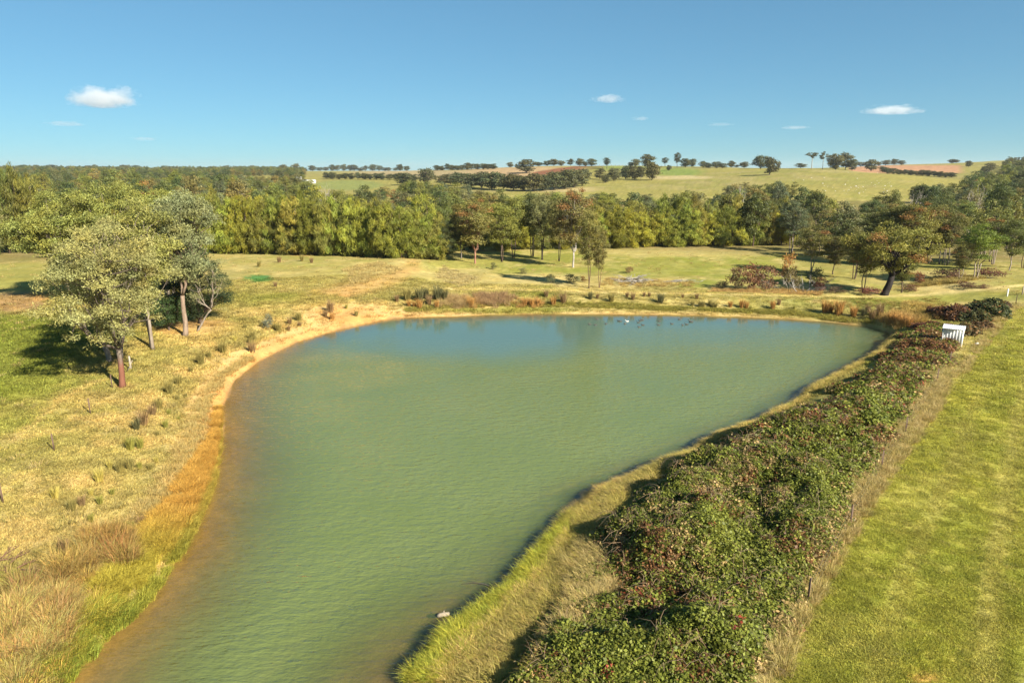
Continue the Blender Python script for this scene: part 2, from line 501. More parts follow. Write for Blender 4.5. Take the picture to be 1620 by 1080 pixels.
    side = np.interp(py, edge[::-1, 1], edge[::-1, 0])
    rf = sstep(px - side, -12, 16) * front * (r < 220) * (py > 455)
    put(C(.268, .262, .046), rf); put(C(.205, .232, .034), rf * sstep(n1 * .5 + n2 * .5, .44, .64) * .75)
    put(C(.33, .29, .075), rf * sstep(n2, .50, .70) * .5); put(C(.34, .29, .09), rf * sstep(n0, .52, .78) * .35)
    # mower / wheel runs down the paddock, parallel to the fence
    run = (px - side) / np.maximum(py - 330, 30)
    put(C(.34, .30, .085), rf * sstep(np.sin(run * 26 + n1 * 2.5), .35, .95) * .40)
    put(C(.36, .32, .10), rf * sstep(np.abs(run - .47 + (n2 - .5) * .05), .05, .01) * .35)
    put(SOIL, spot(1460, 1074, 26, 10) * .6); put(SAND, spot(1620, 500, 30, 8) * 0)
    put(STRAW, sstep(np.abs(ddr) * 1.0 - 0 + (n3 - .5) * 30, 26, 4) * front * (r < 160) * (py > 470) * .55)
    # far bank (the dam wall) with its wheel track on the crest
    fb = sstep(y, 88, 97) * sstep(x, -20, -8) * (r < 132)
    put(DRY, fb * sstep(d, 0, 1.5) * .45); put(SAND, fb * sstep(d + (n3 - .5), 2.2, .6) * .8)
    put(GREEN, spot(800, 491, 120, 5) * .7); put(GREEN, spot(830, 466, 40, 4) * .5); put(LUSH, spot(1330, 478, 90, 8) * .35)
    put(SAND, spot(1335, 480, 12, 4) * .7)
    crest = [(690, 457), (780, 458), (880, 460), (1000, 463), (1100, 465), (1180, 466), (1280, 469), (1370, 470), (1450, 467), (1530, 459), (1620, 451)]
    put(STRAW * 1.1, line(crest, 1.7, .6, .5) * .8)
    put(SAND, spot(1310, 476, 30, 3) * .5)
    # behind the dam wall
    put(GREEN, spot(1060, 425, 120, 16) * .6); put(LUSH, spot(1100, 448, 36, 7) * .8); put(GREEN, spot(850, 428, 70, 8) * .7)
    put(DRY, spot(1080, 398, 150, 8) * .6); put(STRAW, spot(850, 440, 60, 9) * .5)
    put(STRAW, line([(880, 452), (960, 458), (1010, 452)], 6) * .5)
    put(DRY, spot(1460, 445, 90, 12) * .7); put(STRAW, spot(1490, 455, 40, 7) * .7); put(GREEN, spot(1560, 470, 90, 8) * .6)
    put(GREEN, spot(1420, 476, 90, 7) * .5); put(STRAW, spot(1290, 455, 40, 6) * .5)
    # the hills
    hill = sstep(r, 380, 520)
    put(C(.215, .195, .058), hill * .9); put(C(.175, .178, .048), hill * sstep(n4, .42, .6) * .7); put(C(.28, .23, .11), hill * sstep(n1 * .4 + n4 * .6, .5, .62) * .5)
    hz = lambda k, a, b: k * (r > a) * (r < b)
    put(C(.31, .225, .125), hz(spot(790, 274, 110, 9, .3, -3, .15), 550, 2500))
    put(C(.27, .22, .12), hz(spot(650, 274, 90, 6, .4), 700, 3000))
    put(PLOUGH, hz(line([(845, 276), (880, 270), (920, 265.5), (952, 264)], 3.6, .3, .15), 600, 2500))
    put(C(.12, .19, .04), hz(spot(975, 266, 55, 4) * .5 + spot(1070, 272, 40, 7, .4, 0, .3) * .7, 500, 2500))
    put(PINK, hz(sstep(px, 1338, 1350) * sstep(px, 1530, 1512) * sstep(py, 260, 263) * sstep(py, 276, 272), 840, 3000))
    put(C(.30, .20, .12), hz(spot(90, 268, 90, 4), 900, 4000)); put(C(.17, .19, .06), hz(spot(550, 293, 55, 8, .2, 0, .1), 450, 1500))
    put(C(.30, .25, .12), hz(spot(890, 300, 60, 4), 350, 900))
    put(C(.33, .28, .14), hz(spot(1075, 281, 55, 3), 400, 900))
    # under the trees and along the water's edge
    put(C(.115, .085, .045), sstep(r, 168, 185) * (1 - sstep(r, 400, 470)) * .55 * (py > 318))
    put(C(.20, .12, .05), sstep(d, .35, -.1) * (r < 160)); 
    put(C(.23, .145, .062), (d < 0) * 1.0 * (r < 160)); put(C(.15, .095, .045), (d < 0) * (r < 160) * sstep(n2 * .5 + n3 * .5, .45, .6) * .6)
    # grain
    k = (0.80 + 0.40 * n3) * (0.86 + .28 * n0)
    return col * k[:, None]
print('ground z', GZv.min(), GZv.max())
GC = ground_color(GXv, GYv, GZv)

def ground_mat():
    g = NG('ground')
    base = g.attr('gcol').outputs['Color']
    co = g.coord('Object')
    n1 = g.noise(2.2, 5, 0.7, co); n2 = g.noise(9.0, 4, 0.7, co); n3 = g.noise(0.25, 4, 0.6, co)
    f = g.math('MULTIPLY_ADD', n2, 1.3, 0.35)
    c = g.mix(0.75, base, g.mix(1.0, base, _grey(g, f), 'MULTIPLY'))
    f2 = g.math('MULTIPLY_ADD', n1, 1.3, 0.35)
    c = g.mix(0.6, c, g.mix(1.0, c, _grey(g, f2), 'MULTIPLY'))
    c = g.mix(g.math('MULTIPLY_ADD', n3, 2.0, -0.6, clamp=True), c, g.mix(1.0, c, (1.12, 1.0, .8), 'MULTIPLY'))
    h = g.math('ADD', g.math('MULTIPLY', n1, 0.6), g.math('MULTIPLY', n2, 0.4))
    return g.done(g.bsdf(c, 0.95, 0.05, g.bump(h, 0.6, 0.12)))
M_ground = ground_mat()
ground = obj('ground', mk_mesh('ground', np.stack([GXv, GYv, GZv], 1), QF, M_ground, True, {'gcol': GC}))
tag(ground, kind='structure')

# ------------------------------------------------------------------ the water
rs = (rr < 140)
dW = np.full(GXv.shape, 99.0); mW = np.hypot(GXv, GYv) < 140
dW[mW] = sdist(GXv[mW], GYv[mW])
keepv = dW < 1.3
fk = keepv[QF].all(1)
used = np.unique(QF[fk]); remap = -np.ones(len(GXv), int); remap[used] = np.arange(len(used))
WX, WY, WZ = GXv[used], GYv[used], GZv[used]
wpx, wpy = to_px(WX, WY, 0 * WX)
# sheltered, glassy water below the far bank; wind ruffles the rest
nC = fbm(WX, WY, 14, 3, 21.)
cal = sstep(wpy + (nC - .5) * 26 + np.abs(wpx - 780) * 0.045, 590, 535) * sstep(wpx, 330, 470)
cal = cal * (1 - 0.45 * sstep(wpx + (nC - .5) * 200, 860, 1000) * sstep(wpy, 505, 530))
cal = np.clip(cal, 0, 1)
def water_mat():
    g = NG('pond_water')
    co = g.coord('Object')
    depth = g.attr('depth').outputs['Fac']; calm = g.attr('calm').outputs['Fac']
    m1 = g.mapping(co, rot=(0, 0, R_(-10)), scale=(0.75, 1.6, 1))
    m2 = g.mapping(co, rot=(0, 0, R_(16)), scale=(0.9, 1.8, 1))
    a = g.noise(1.5, 2, 0.5, m1, 0.3); b = g.noise(3.6, 2, 0.5, m2, 0.2); c2 = g.noise(0.12, 3, 0.6, co)
    h = g.math('ADD', g.math('MULTIPLY', a, 0.62), g.math('MULTIPLY', b, 0.30))
    gust = g.math('MULTIPLY_ADD', c2, 1.3, 0.25, clamp=True)
    amp = g.math('MULTIPLY', g.math('MULTIPLY_ADD', calm, -0.965, 1.0, clamp=True), gust)
    nrm = g.bump(h, amp, 0.13); nrm2 = g.bump(h, amp, 0.17)
    murk_sky = g.mix(g.math('MULTIPLY_ADD', c2, 1.6, -0.3, clamp=True), (0.114, 0.146, 0.035), (0.138, 0.166, 0.054))
    murk_sky = g.mix(calm, murk_sky, (0.084, 0.144, 0.114))  # calm part bluer: the sky's reflection is put into the water's body colour
    df = g.n('ShaderNodeBsdfDiffuse'); g.l(murk_sky, df.inputs['Color']); g.l(nrm2, df.inputs['Normal'])
    tp = g.n('ShaderNodeBsdfTransparent'); tp.inputs['Color'].default_value = (.9, .88, .72, 1)
    al = g.math('SUBTRACT', 1.0, g.math('POWER', 2.718, g.math('MULTIPLY', depth, -1.5)), clamp=True)
    al = g.math('MAXIMUM', al, 0.06)
    body = g.n('ShaderNodeMixShader'); g.l(al, body.inputs[0]); g.l(tp.outputs[0], body.inputs[1]); g.l(df.outputs[0], body.inputs[2])
    gl = g.n('ShaderNodeBsdfGlossy'); gl.inputs['Roughness'].default_value = 0.06; g.l(nrm, gl.inputs['Normal'])
    fr = g.n('ShaderNodeFresnel'); fr.inputs['IOR'].default_value = 1.62; g.l(nrm, fr.inputs['Normal'])
    back = g.n('ShaderNodeNewGeometry').outputs['Backfacing']
    frf = g.math('MULTIPLY', fr.outputs[0], g.math('SUBTRACT', 1.0, back))
    mx = g.n('ShaderNodeMixShader'); g.l(frf, mx.inputs[0]); g.l(body.outputs[0], mx.inputs[1]); g.l(gl.outputs[0], mx.inputs[2])
    return g.done(mx.outputs[0])
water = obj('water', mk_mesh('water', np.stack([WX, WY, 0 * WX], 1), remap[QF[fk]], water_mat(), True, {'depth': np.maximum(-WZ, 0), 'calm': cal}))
tag(water, kind='structure')

# ------------------------------------------------------------------ scatter by geometry nodes
def scatter(name, P, rot, scl, tint, protos, idx=None):
    n = len(P)
    me = bpy.data.meshes.new(name)
    me.vertices.add(n); me.vertices.foreach_set('co', np.asarray(P, np.float32).ravel())
    for k, a in (('rot', rot), ('scl', scl), ('tint', tint)):
        at = me.attributes.new(k, 'FLOAT_VECTOR', 'POINT'); at.data.foreach_set('vector', np.asarray(a, np.float32).ravel())
    at = me.attributes.new('pick', 'INT', 'POINT')
    at.data.foreach_set('value', (np.asarray(idx) if idx is not None else np.random.RandomState(5).randint(0, len(protos), n)).astype(np.int32))
    o = bpy.data.objects.new(name, me); COL.objects.link(o)
    ng = bpy.data.node_groups.new(name, 'GeometryNodeTree')
    ng.interface.new_socket('Geometry', in_out='INPUT', socket_type='NodeSocketGeometry')
    ng.interface.new_socket('Geometry', in_out='OUTPUT', socket_type='NodeSocketGeometry')
    N = ng.nodes; gi = N.new('NodeGroupInput'); go = N.new('NodeGroupOutput')
    iop = N.new('GeometryNodeInstanceOnPoints'); iop.inputs['Pick Instance'].default_value = True
    ng.links.new(gi.outputs[0], iop.inputs['Points'])
    jn = N.new('GeometryNodeJoinGeometry')
    for p in protos:
        oi = N.new('GeometryNodeObjectInfo'); oi.inputs['Object'].default_value = p; oi.inputs['As Instance'].default_value = True
        ng.links.new(oi.outputs['Geometry'], jn.inputs[0])
    ng.links.new(jn.outputs[0], iop.inputs['Instance'])
    for k, dt, sock in (('rot', 'FLOAT_VECTOR', 'Rotation'), ('scl', 'FLOAT_VECTOR', 'Scale'), ('pick', 'INT', 'Instance Index')):
        na_ = N.new('GeometryNodeInputNamedAttribute'); na_.data_type = dt; na_.inputs['Name'].default_value = k
        out = [q for q in na_.outputs if q.enabled and q.name == 'Attribute'][0]
        ng.links.new(out, iop.inputs[sock])
    ng.links.new(iop.outputs[0], go.inputs[0])
    md = o.modifiers.new('scatter', 'NODES'); md.node_group = ng
    return o
def proto(me):
    o = bpy.data.objects.new(me.name, me)      # never linked to the scene: only a source of instances
    return o
def sample_poly(poly_w, n, rng):
    P = np.array(poly_w); lo, hi = P.min(0), P.max(0)
    A, B = P, np.roll(P, -1, axis=0)
    out = []
    tot = 0
    while tot < n:
        q = rng.rand(n * 2, 2) * (hi - lo) + lo
        q = q[inside(q[:, 0], q[:, 1], A, B)]
        out.append(q); tot += len(q)
    return np.concatenate(out)[:n]

# ------------------------------------------------------------------ leaf clouds, blades
def unit(a): return a / (np.linalg.norm(a, axis=-1, keepdims=True) + 1e-9)
def leaf_quads(c, nrm, L, W, rng, droop=0.3, axis=None):
    n = len(c)
    t = axis if axis is not None else rng.randn(n, 3)
    t = t - (t * nrm).sum(1, keepdims=True) * nrm
    t = unit(unit(t) + np.array([0, 0, -droop]))
    b = unit(np.cross(nrm, t))
    L = np.broadcast_to(L, (n,))[:, None]; W = np.broadcast_to(W, (n,))[:, None]
    V = np.stack([c + t * L / 2, c + b * W / 2, c - t * L / 2, c - b * W / 2], 1).reshape(-1, 3)
    F = np.arange(n * 4).reshape(-1, 4)
    return V, F
def blades_mesh(name, n, h, spread, lean, wd, mat, rng, hv=0.4, segs=2, tipdrop=0.3):
    """a patch of grass: n tapering bent blades"""
    p = rng.rand(n, 2) * 2 - 1
    k = np.sqrt(rng.rand(n)); a = rng.rand(n) * 6.283
    p = np.stack([np.cos(a) * k, np.sin(a) * k], 1) * spread
    hh = h * (1 - hv + 2 * hv * rng.rand(n))
    az = rng.rand(n) * 6.283; out = unit(np.concatenate([p, np.zeros((n, 1))], 1))
    ld = out * 0.7 + np.stack([np.cos(az), np.sin(az), 0 * az], 1) * .6
    ln = lean * (0.3 + rng.rand(n))[:, None]
    side = np.stack([-np.sin(az), np.cos(az), 0 * az], 1) * wd / 2
    b0 = np.concatenate([p, np.full((n, 1), -0.03)], 1)
    mid = b0 + ld * ln * hh[:, None] * .35 + np.array([0, 0, 1]) * hh[:, None] * .6
    tip = b0 + ld * ln * hh[:, None] * 1.0 + np.array([0, 0, 1]) * (hh * (1 - tipdrop * ln[:, 0]))[:, None]
    V = np.stack([b0 - side, b0 + side, mid + side * .8, mid - side * .8, tip], 1).reshape(-1, 3)
    i = np.arange(n) * 5
    F = [(q, q + 1, q + 2, q + 3) for q in i] + [(q + 3, q + 2, q + 4) for q in i]
    return mk_mesh(name, V, F, mat, False, {'rnd': np.repeat(rng.rand(n), 5)})
HAZE = 0.00006
# ------------------------------------------------------------------ trees
def crown_mesh(name, clumps, nl, L, W, rng, squash=0.75, droop=0.35, warm=None, outw=0.8, fill=0.5):
    """clumps: list of (centre, radius). Leaf-sized faces spread through every clump"""
    Vs, rn, wm = [], [], []
    for c, cr in clumps:
        n = max(8, int(nl * (cr ** 2)))
        dirs = unit(rng.randn(n, 3)); dirs[:, 2] = np.where(dirs[:, 2] < -0.35, -dirs[:, 2] * .5, dirs[:, 2]); dirs = unit(dirs)
        lob = 0.72 + 0.5 * _perm[(np.floor(dirs[:, 0] * 2.2 + c[0] * 3).astype(int)) & 255, (np.floor(dirs[:, 1] * 2.2 + dirs[:, 2] * 3.1 + c[1] * 3).astype(int)) & 255]
        rad = cr * lob * rng.rand(n) ** fill
        p = dirs * rad[:, None]; p[:, 2] *= squash
        nrm = unit(dirs * outw + rng.randn(n, 3) * 0.75)
        k = 0.65 + .7 * rng.rand(n)
        V, F = leaf_quads(np.asarray(c) + p, nrm, L * k, W * k, rng, droop)
        Vs.append(V)
        br = rng.rand() * .5 - .12
        rn.append(np.repeat(np.clip(rng.rand(n) * .72 + br, 0, 1), 4))
        wm.append(np.full(n * 4, (warm(c) if warm else rng.rand())))
    V = np.concatenate(Vs)
    return mk_mesh(name, V, np.arange(len(V)).reshape(-1, 4), M_leaf, False, {'rnd': np.concatenate(rn), 'warm': np.concatenate(wm)})

def curve(a, b, n, rng, wob=0.08, sag=0.0, rise=0.0):
    a = np.asarray(a, float); b = np.asarray(b, float)
    t = np.linspace(0, 1, n)[:, None]
    L = np.linalg.norm(b - a)
    P = a + (b - a) * t
    o = rng.randn(3) * wob * L; o2 = rng.randn(3) * wob * L * .5
    P = P + np.sin(t * math.pi) * o + np.sin(t * 2 * math.pi) * o2
    P[:, 2] += (np.sin(t[:, 0] * math.pi) * rise * L)
    return P

def gum(seed, H=14, R=4.5, cb=0.38, ncl=42, cr=1.25, nl=90, L=.26, W=.11, stems=1, spread=0.1, tr=.28, lean=(0, 0), squash=.75,
        irregular=.35, flat_top=0.0, droop=.35, warmf=None, skew=(0, 0), fill=.5, outw=.8, top=0.75):
    rng = np.random.RandomState(seed)
    z0, z1 = H * cb, H
    zc, rz = (z0 + z1) / 2, (z1 - z0) / 2
    pts = []
    lob = rng.rand(16)
    tries = 0
    while len(pts) < ncl and tries < 6000:
        tries += 1
        d = unit(rng.randn(3)); rad = rng.rand() ** 0.4
        if rad < .5 and rng.rand() > .3: continue
        az = math.atan2(d[1], d[0])
        k = 1 - irregular * lob[int((az + math.pi) / 6.284 * 7.99) + (8 if d[2] > 0.1 else 0)]
        zz = d[2] * rad
        prof = 1.0 if zz < 0.2 else 1.0 - flat_top * 0 - (zz - .2) * .25
        prof *= (1 - (top * .5) * max(0, -zz) * 1.0)
        p = np.array([d[0] * rad * R * k * prof + skew[0] * (zz + 1) / 2, d[1] * rad * R * k * prof + skew[1] * (zz + 1) / 2, zc + zz * rz * (0.8 + .2 * k)])
        if any(np.linalg.norm((p - q[0]) * (1, 1, 1.25)) < cr * .72 for q in pts): continue
        c_ = cr * (0.7 + .6 * rng.rand())
        pts.append((p, c_))
    cm = crown_mesh('crown', pts, nl, L, W, rng, squash, droop, warmf, outw, fill)
    # limbs
    mb = MB()
    P = np.array([q[0] for q in pts])
    for s in range(stems):
        a0 = s / max(stems, 1) * 6.283 + rng.rand()
        base = np.array([math.cos(a0), math.sin(a0), 0]) * (tr * 1.4 if stems > 1 else 0)
        fk = np.array([lean[0], lean[1], 0]) + np.array([math.cos(a0), math.sin(a0), 0]) * (spread * H if stems > 1 else 0)
        fork = fk + np.array([0, 0, H * cb * (.75 + .4 * rng.rand()) + .3])
        sr = tr * (1 if stems == 1 else .75)
        tp = curve(base - (0, 0, .3), fork, 6, rng, .03)
        rads = np.linspace(sr * 1.0, sr * .7, 6); rads[0] *= 1.35
        mb.tube(tp, rads, 8)
        mine = [i for i in range(len(P)) if (stems == 1 or int(((math.atan2(P[i][1] - lean[1], P[i][0] - lean[0]) - a0 + math.pi / stems) % 6.283) / 6.283 * stems) % stems == 0)]
        if not mine: mine = [int(rng.randint(len(P)))]
        nm = 4 if stems == 1 else 2
        nm = min(nm, len(mine))
        cen = P[rng.choice(mine, nm, replace=False)]
        for it in range(4):
            lab = np.argmin(((P[mine][:, None] - cen[None]) ** 2).sum(2), 1)
            cen = np.array([P[mine][lab == q].mean(0) if (lab == q).any() else cen[q] for q in range(nm)])
        for q in range(nm):
            mem = [mine[i] for i in range(len(mine)) if lab[i] == q]
            if not mem: continue
            tgt = cen[q]
            lp = curve(fork, tgt, 6, rng, .07, rise=-.03)
            mb.tube(lp, np.linspace(sr * .55, sr * .2, 6), 6)
            for i in mem:
                st = lp[int(2 + rng.rand() * 3.4)]
                bp = curve(st, P[i], 4, rng, .08)
                mb.tube(bp, np.linspace(sr * .20, .022, 4), 4, cap=False)
    tm = mb.mesh('trunk', M_bark, True)
    return tm, cm

def plume_tree(seed, H=11, R=2.4, n=6500, L=.75, W=.13, tops=2, z0=.03, up=.9, pw=1.5, lumps=.35, tr=.16):
    """a feathery tree, leafy to the ground: many thin drooping sprays"""
    rng = np.random.RandomState(seed)
    Vs, rn = [], []
    lobes = rng.rand(9, 14)
    axes = [(rng.randn() * R * .33, rng.randn() * R * .33, H * (1 - .22 * k * rng.rand()), 1 / (1 + .25 * k)) for k in range(tops)]
    for (ax, ay, h, wgt) in axes:
        m = int(n * wgt / sum(a[3] for a in axes))
        t = z0 + (1 - z0) * rng.rand(m) ** 1.25
        th = rng.rand(m) * 6.283
        prof = (1 - t ** pw) * (0.8 + .2 * np.minimum(1, t * 6)) + .04
        lb = 1 - lumps * lobes[(t * 8.9).astype(int), (th / 6.284 * 13.99).astype(int)]
        r = R * prof * lb * (.35 + .65 * rng.rand(m) ** .45)
        c = np.stack([ax * t + np.cos(th) * r, ay * t + np.sin(th) * r, t * h], 1)
        out = np.stack([np.cos(th), np.sin(th), np.zeros(m)], 1)
        axis = unit(out * .75 + np.array([0, 0, 1]) * up * (0.6 + .8 * rng.rand(m))[:, None] + rng.randn(m, 3) * .35)
        nrm = unit(out + rng.randn(m, 3) * .55 + np.array([0, 0, .35]))
        k = .6 + .8 * rng.rand(m)
        V, F = leaf_quads(c, nrm, L * k, W * k, rng, 0.0, axis)
        Vs.append(V)
        rn.append(np.repeat(np.clip(rng.rand(m) * .7 + .3 * lobes[(t * 8.9).astype(int), (th / 6.284 * 13.99).astype(int)], 0, 1), 4))
    V = np.concatenate(Vs)
    cm = mk_mesh('crown', V, np.arange(len(V)).reshape(-1, 4), M_leaf, False, {'rnd': np.concatenate(rn), 'warm': rng.rand(len(V) // 4).repeat(4)})
    mb = MB(); mb.tube([(0, 0, -.3), (axes[0][0] * .4, axes[0][1] * .4, H * .4), (axes[0][0] * .9, axes[0][1] * .9, H * .9)], [tr, tr * .7, .03], 6)
    for k in range(10):
        a = rng.rand() * 6.28; zz = H * (.05 + .5 * rng.rand())
        mb.tube([(0, 0, zz), (math.cos(a) * R * .6, math.sin(a) * R * .6, zz + .5)], [.04, .015], 4, cap=False)
    return mb.mesh('trunk', M_bark, True), cm

LEAF_K = 1.28
def tree(name, label, cat, meshes, x, y, rz=0, s=1, leaf=(.08, .09, .03), warm=0.0, bk=(.3, .25, .2), group=None, z=None, foot=1):
    leaf = tuple(q * LEAF_K for q in leaf)
    zz = gz(x, y) if z is None else z
    e = empty(name, (x, y, zz - 0.05), rz, s)
    tag(e, label, cat, group)
    obj('trunk', meshes[0], e, color=(*bk, foot)); obj('crown', meshes[1], e, color=(*leaf, warm))
    return e
def view_dist(x, y, z=0): return y * CP - (z - CAM_H) * SP

OLIVE_L = (.190, .205, .062); GREY_L = (.135, .150, .070); DEEP_L = (.056, .072, .026); MID_L = (.115, .140, .036); BRIGHT_L = (.15, .19, .035)
CAS_L = (.176, .196, .030); CAS_B = (.165, .166, .036); TAN_L = (.205, .205, .082)
PALE_B = (.34, .29, .23); GREY_B = (.20, .18, .155); DARK_B = (.06, .05, .042); RUST_B = (.17, .065, .038); BROWN_B = (.12, .088, .066)

# --- the clump of big gums on the left paddock
x, y, z = px2w(193, 613)
hero = gum(11, H=14.2, R=6.1, cb=.22, ncl=100, cr=1.05, nl=330, L=.20, W=.07, stems=1, tr=.27, irregular=.5, squash=.85, lean=(.1, .3), skew=(-.8, 0), top=.5)
tree('gum_tree', 'olive grey gum with a rust red trunk foot, nearest of the clump left of pond', 'tree', hero, x, y, R_(20), 1.0, (.225, .232, .092), 0, (.17, .14, .11), foot=.5)
x, y, z = px2w(181, 569)
g2 = gum(12, H=14.2, R=5.4, cb=.26, ncl=75, cr=1.15, nl=300, L=.20, W=.08, stems=2, spread=.08, tr=.36, irregular=.4, lean=(-.3, 0), skew=(-1.2, .5))
tree('gum_tree', 'gum with pale leaning limbs just behind the rust trunked gum', 'tree', g2, x, y, R_(200), 1.0, TAN_L, 0, PALE_B)
x, y, z = px2w(240, 551)
g3 = gum(13, H=15.5, R=4.2, cb=.34, ncl=75, cr=1.25, nl=260, L=.20, W=.09, stems=2, spread=.02, tr=.24, irregular=.3)
tree('gum_tree', 'gum with twin pale trunks between the rust trunked gum and the straight trunked gum', 'tree', g3, x, y, R_(80), 1.0, OLIVE_L, 0, PALE_B)
x, y, z = px2w(292, 531)
g4 = gum(14, H=15.9, R=4.6, cb=.36, ncl=95, cr=1.2, nl=300, L=.24, W=.09, stems=1, tr=.30, irregular=.4, squash=.9, droop=.9, lean=(.3, 0), skew=(1.4, 0), warmf=lambda c: .9 if c[2] > 13.2 else .3)
tree('gum_tree', 'tall grey green gum with straight bare trunk and browned top, right in the clump', 'tree', g4, x, y, 0, 1.0, (.170, .195, .095), 0, (.30, .23, .17))
x, y, z = px2w(309, 523)
g4b = gum(15, H=8.2, R=2.6, cb=.35, ncl=20, cr=.75, nl=150, L=.22, W=.07, stems=1, tr=.12, lean=(2.4, -.6), skew=(4.4, -.6), irregular=.5, droop=.9)
tree('gum_sapling', 'thin leaning gum reaching out over the paddock right of the straight trunked gum', 'tree', g4b, x, y, 0, 1.0, (.14, .15, .07), 0, PALE_B)
for (px_, py_, hh, R1, sd_, lab, lc) in ((128, 478, 15.2, 6.4, 21, 'broad yellow olive gum at the back left of the tree clump by the pond', (.192, .215, .056)),
                                        (205, 474, 15.8, 6.2, 22, 'tall yellow olive gum in the middle back of the tree clump by the pond', (.188, .212, .056)),
                                        (268, 470, 15.0, 5.4, 23, 'yellow olive gum behind the straight trunked gum', (.182, .205, .054))):
    x, y, z = px2w(px_, py_)
    gg = gum(sd_, H=hh, R=R1 * 1.15, cb=.24, ncl=125, cr=1.45, nl=210, L=.24, W=.11, stems=3, spread=.10, tr=.30, irregular=.3, top=.5)
    tree('gum_tree', lab, 'tree', gg, x, y, sd_, 1.0, lc, 0, PALE_B)
x, y, z = px2w(318, 512)
pine = gum(31, H=9.4, R=4.2, cb=.03, ncl=85, cr=1.15, nl=400, L=.20, W=.06, tr=.25, irregular=.4, top=0, outw=1.1)
tree('cypress_tree', 'dense blackish green cypress behind the straight trunked gum', 'tree', pine, x, y, 0, 1.0, (.030, .048, .018), 0, BROWN_B)
x, y, z = px2w(268, 522)
pine2 = gum(32, H=4.2, R=2.4, cb=.03, ncl=30, cr=.85, nl=420, L=.18, W=.06, tr=.14, irregular=.4, top=0, outw=1.1)
tree('cypress_bush', 'low dark green cypress bush between the pale twin trunks and the straight trunk', 'tree', pine2, x, y, 0, 1.0, (.035, .062, .018), 0, BROWN_B)
x, y, z = px2w(72, 408)
bush_m = gum(33, H=2.6, R=1.5, cb=.05, ncl=18, cr=.65, nl=150, L=.26, W=.12, stems=2, tr=.07, irregular=.4, top=.1)
tree('shrub', 'small dark shrub at the edge of the paddock left of the tree clump', 'shrub', bush_m, x, y, 0, 1.0, DEEP_L, 0, BROWN_B)

# --- prototypes shared by the rest
NEARG = [gum(40 + k, H=13, R=3.6 + .5 * (k % 3), cb=.22 + .05 * (k % 3), ncl=64, cr=1.2, nl=140, L=.27, W=.125, stems=1 + (k % 3), spread=.04, tr=.18, irregular=.38, top=.5) for k in range(6)]
FARG = [gum(60 + k, H=11, R=4.2 + .6 * (k % 3), cb=.14 + .05 * (k % 2), ncl=40, cr=1.5, nl=52, L=.42, W=.22, stems=1 + (k % 2), spread=.05, tr=.24, irregular=.3, fill=.35, outw=1.1) for k in range(7)]
RIDGE = [gum(80 + k, H=9, R=3.6 + .5 * (k % 3), cb=.02 + .03 * (k % 3), ncl=36, top=0, cr=1.6, nl=26, L=.6, W=.36, stems=1, tr=.26, irregular=.35, fill=.35, outw=1.1) for k in range(5)]
def soft_oak(seed, H=11, R=3.1):
    """a she-oak: soft upright plumes of foliage from the ground to an uneven, bluntly pointed top"""
    rng = np.random.RandomState(seed); cl = []
    tops = [(rng.randn() * 1.2, rng.randn() * 1.2, H * (.80 + .2 * rng.rand())) for _ in range(4)]; tops[0] = (0, 0, H)
    t_ = 0
    while len(cl) < 92 and t_ < 4000:
        t_ += 1
        tx, ty, th = tops[rng.randint(4)]
        t = rng.rand() ** .85; rad = R * (1 - t ** 2.6) * (.75 + .25 * min(1, t * 5)) * rng.rand() ** .35
        a = rng.rand() * 6.283
        p = np.array([tx * t + math.cos(a) * rad, ty * t + math.sin(a) * rad, .3 + t * (th - .7)])
        r_ = (.95 - .45 * t) * (.7 + .5 * rng.rand())
        if any(np.linalg.norm((p - q[0]) * (1, 1, .7)) < r_ * .62 for q in cl): continue
        cl.append((p, r_))
    cm = crown_mesh('crown', cl, 170, .72, .075, rng, 1.75, -1.3, None, .7, .6)
    mb = MB(); mb.tube([(0, 0, -.3), (.1, 0, H * .4), (0, .1, H * .9)], [.16, .12, .03], 6)
    for k in range(12):
        a = rng.rand() * 6.28; zz = H * (.05 + .6 * rng.rand())
        mb.tube([(0, 0, zz), (math.cos(a) * R * .6, math.sin(a) * R * .6, zz + .9)], [.04, .015], 4, cap=False)
    return mb.mesh('trunk', M_bark, True), cm
CAS = [soft_oak(90 + k, R=2.9 + .3 * (k % 3)) for k in range(6)]
BUSH = [gum(100 + k, H=2.2, R=1.5, cb=.03, ncl=18, cr=.62, nl=130, L=.22, W=.09, stems=3, spread=.08, tr=.05, irregular=.45, top=.1) for k in range(4)]

rngT = np.random.RandomState(99)
def jit(c, a=.18): return tuple(max(.01, q * (1 + a * (rngT.rand() * 2 - 1)) * 1) for q in c)
def vary(c, a=.22):
    k = 1 + a * (rngT.rand() * 2 - 1); h = .12 * (rngT.rand() * 2 - 1)
    return (c[0] * k * (1 + h), c[1] * k, c[2] * k * (1 - h))

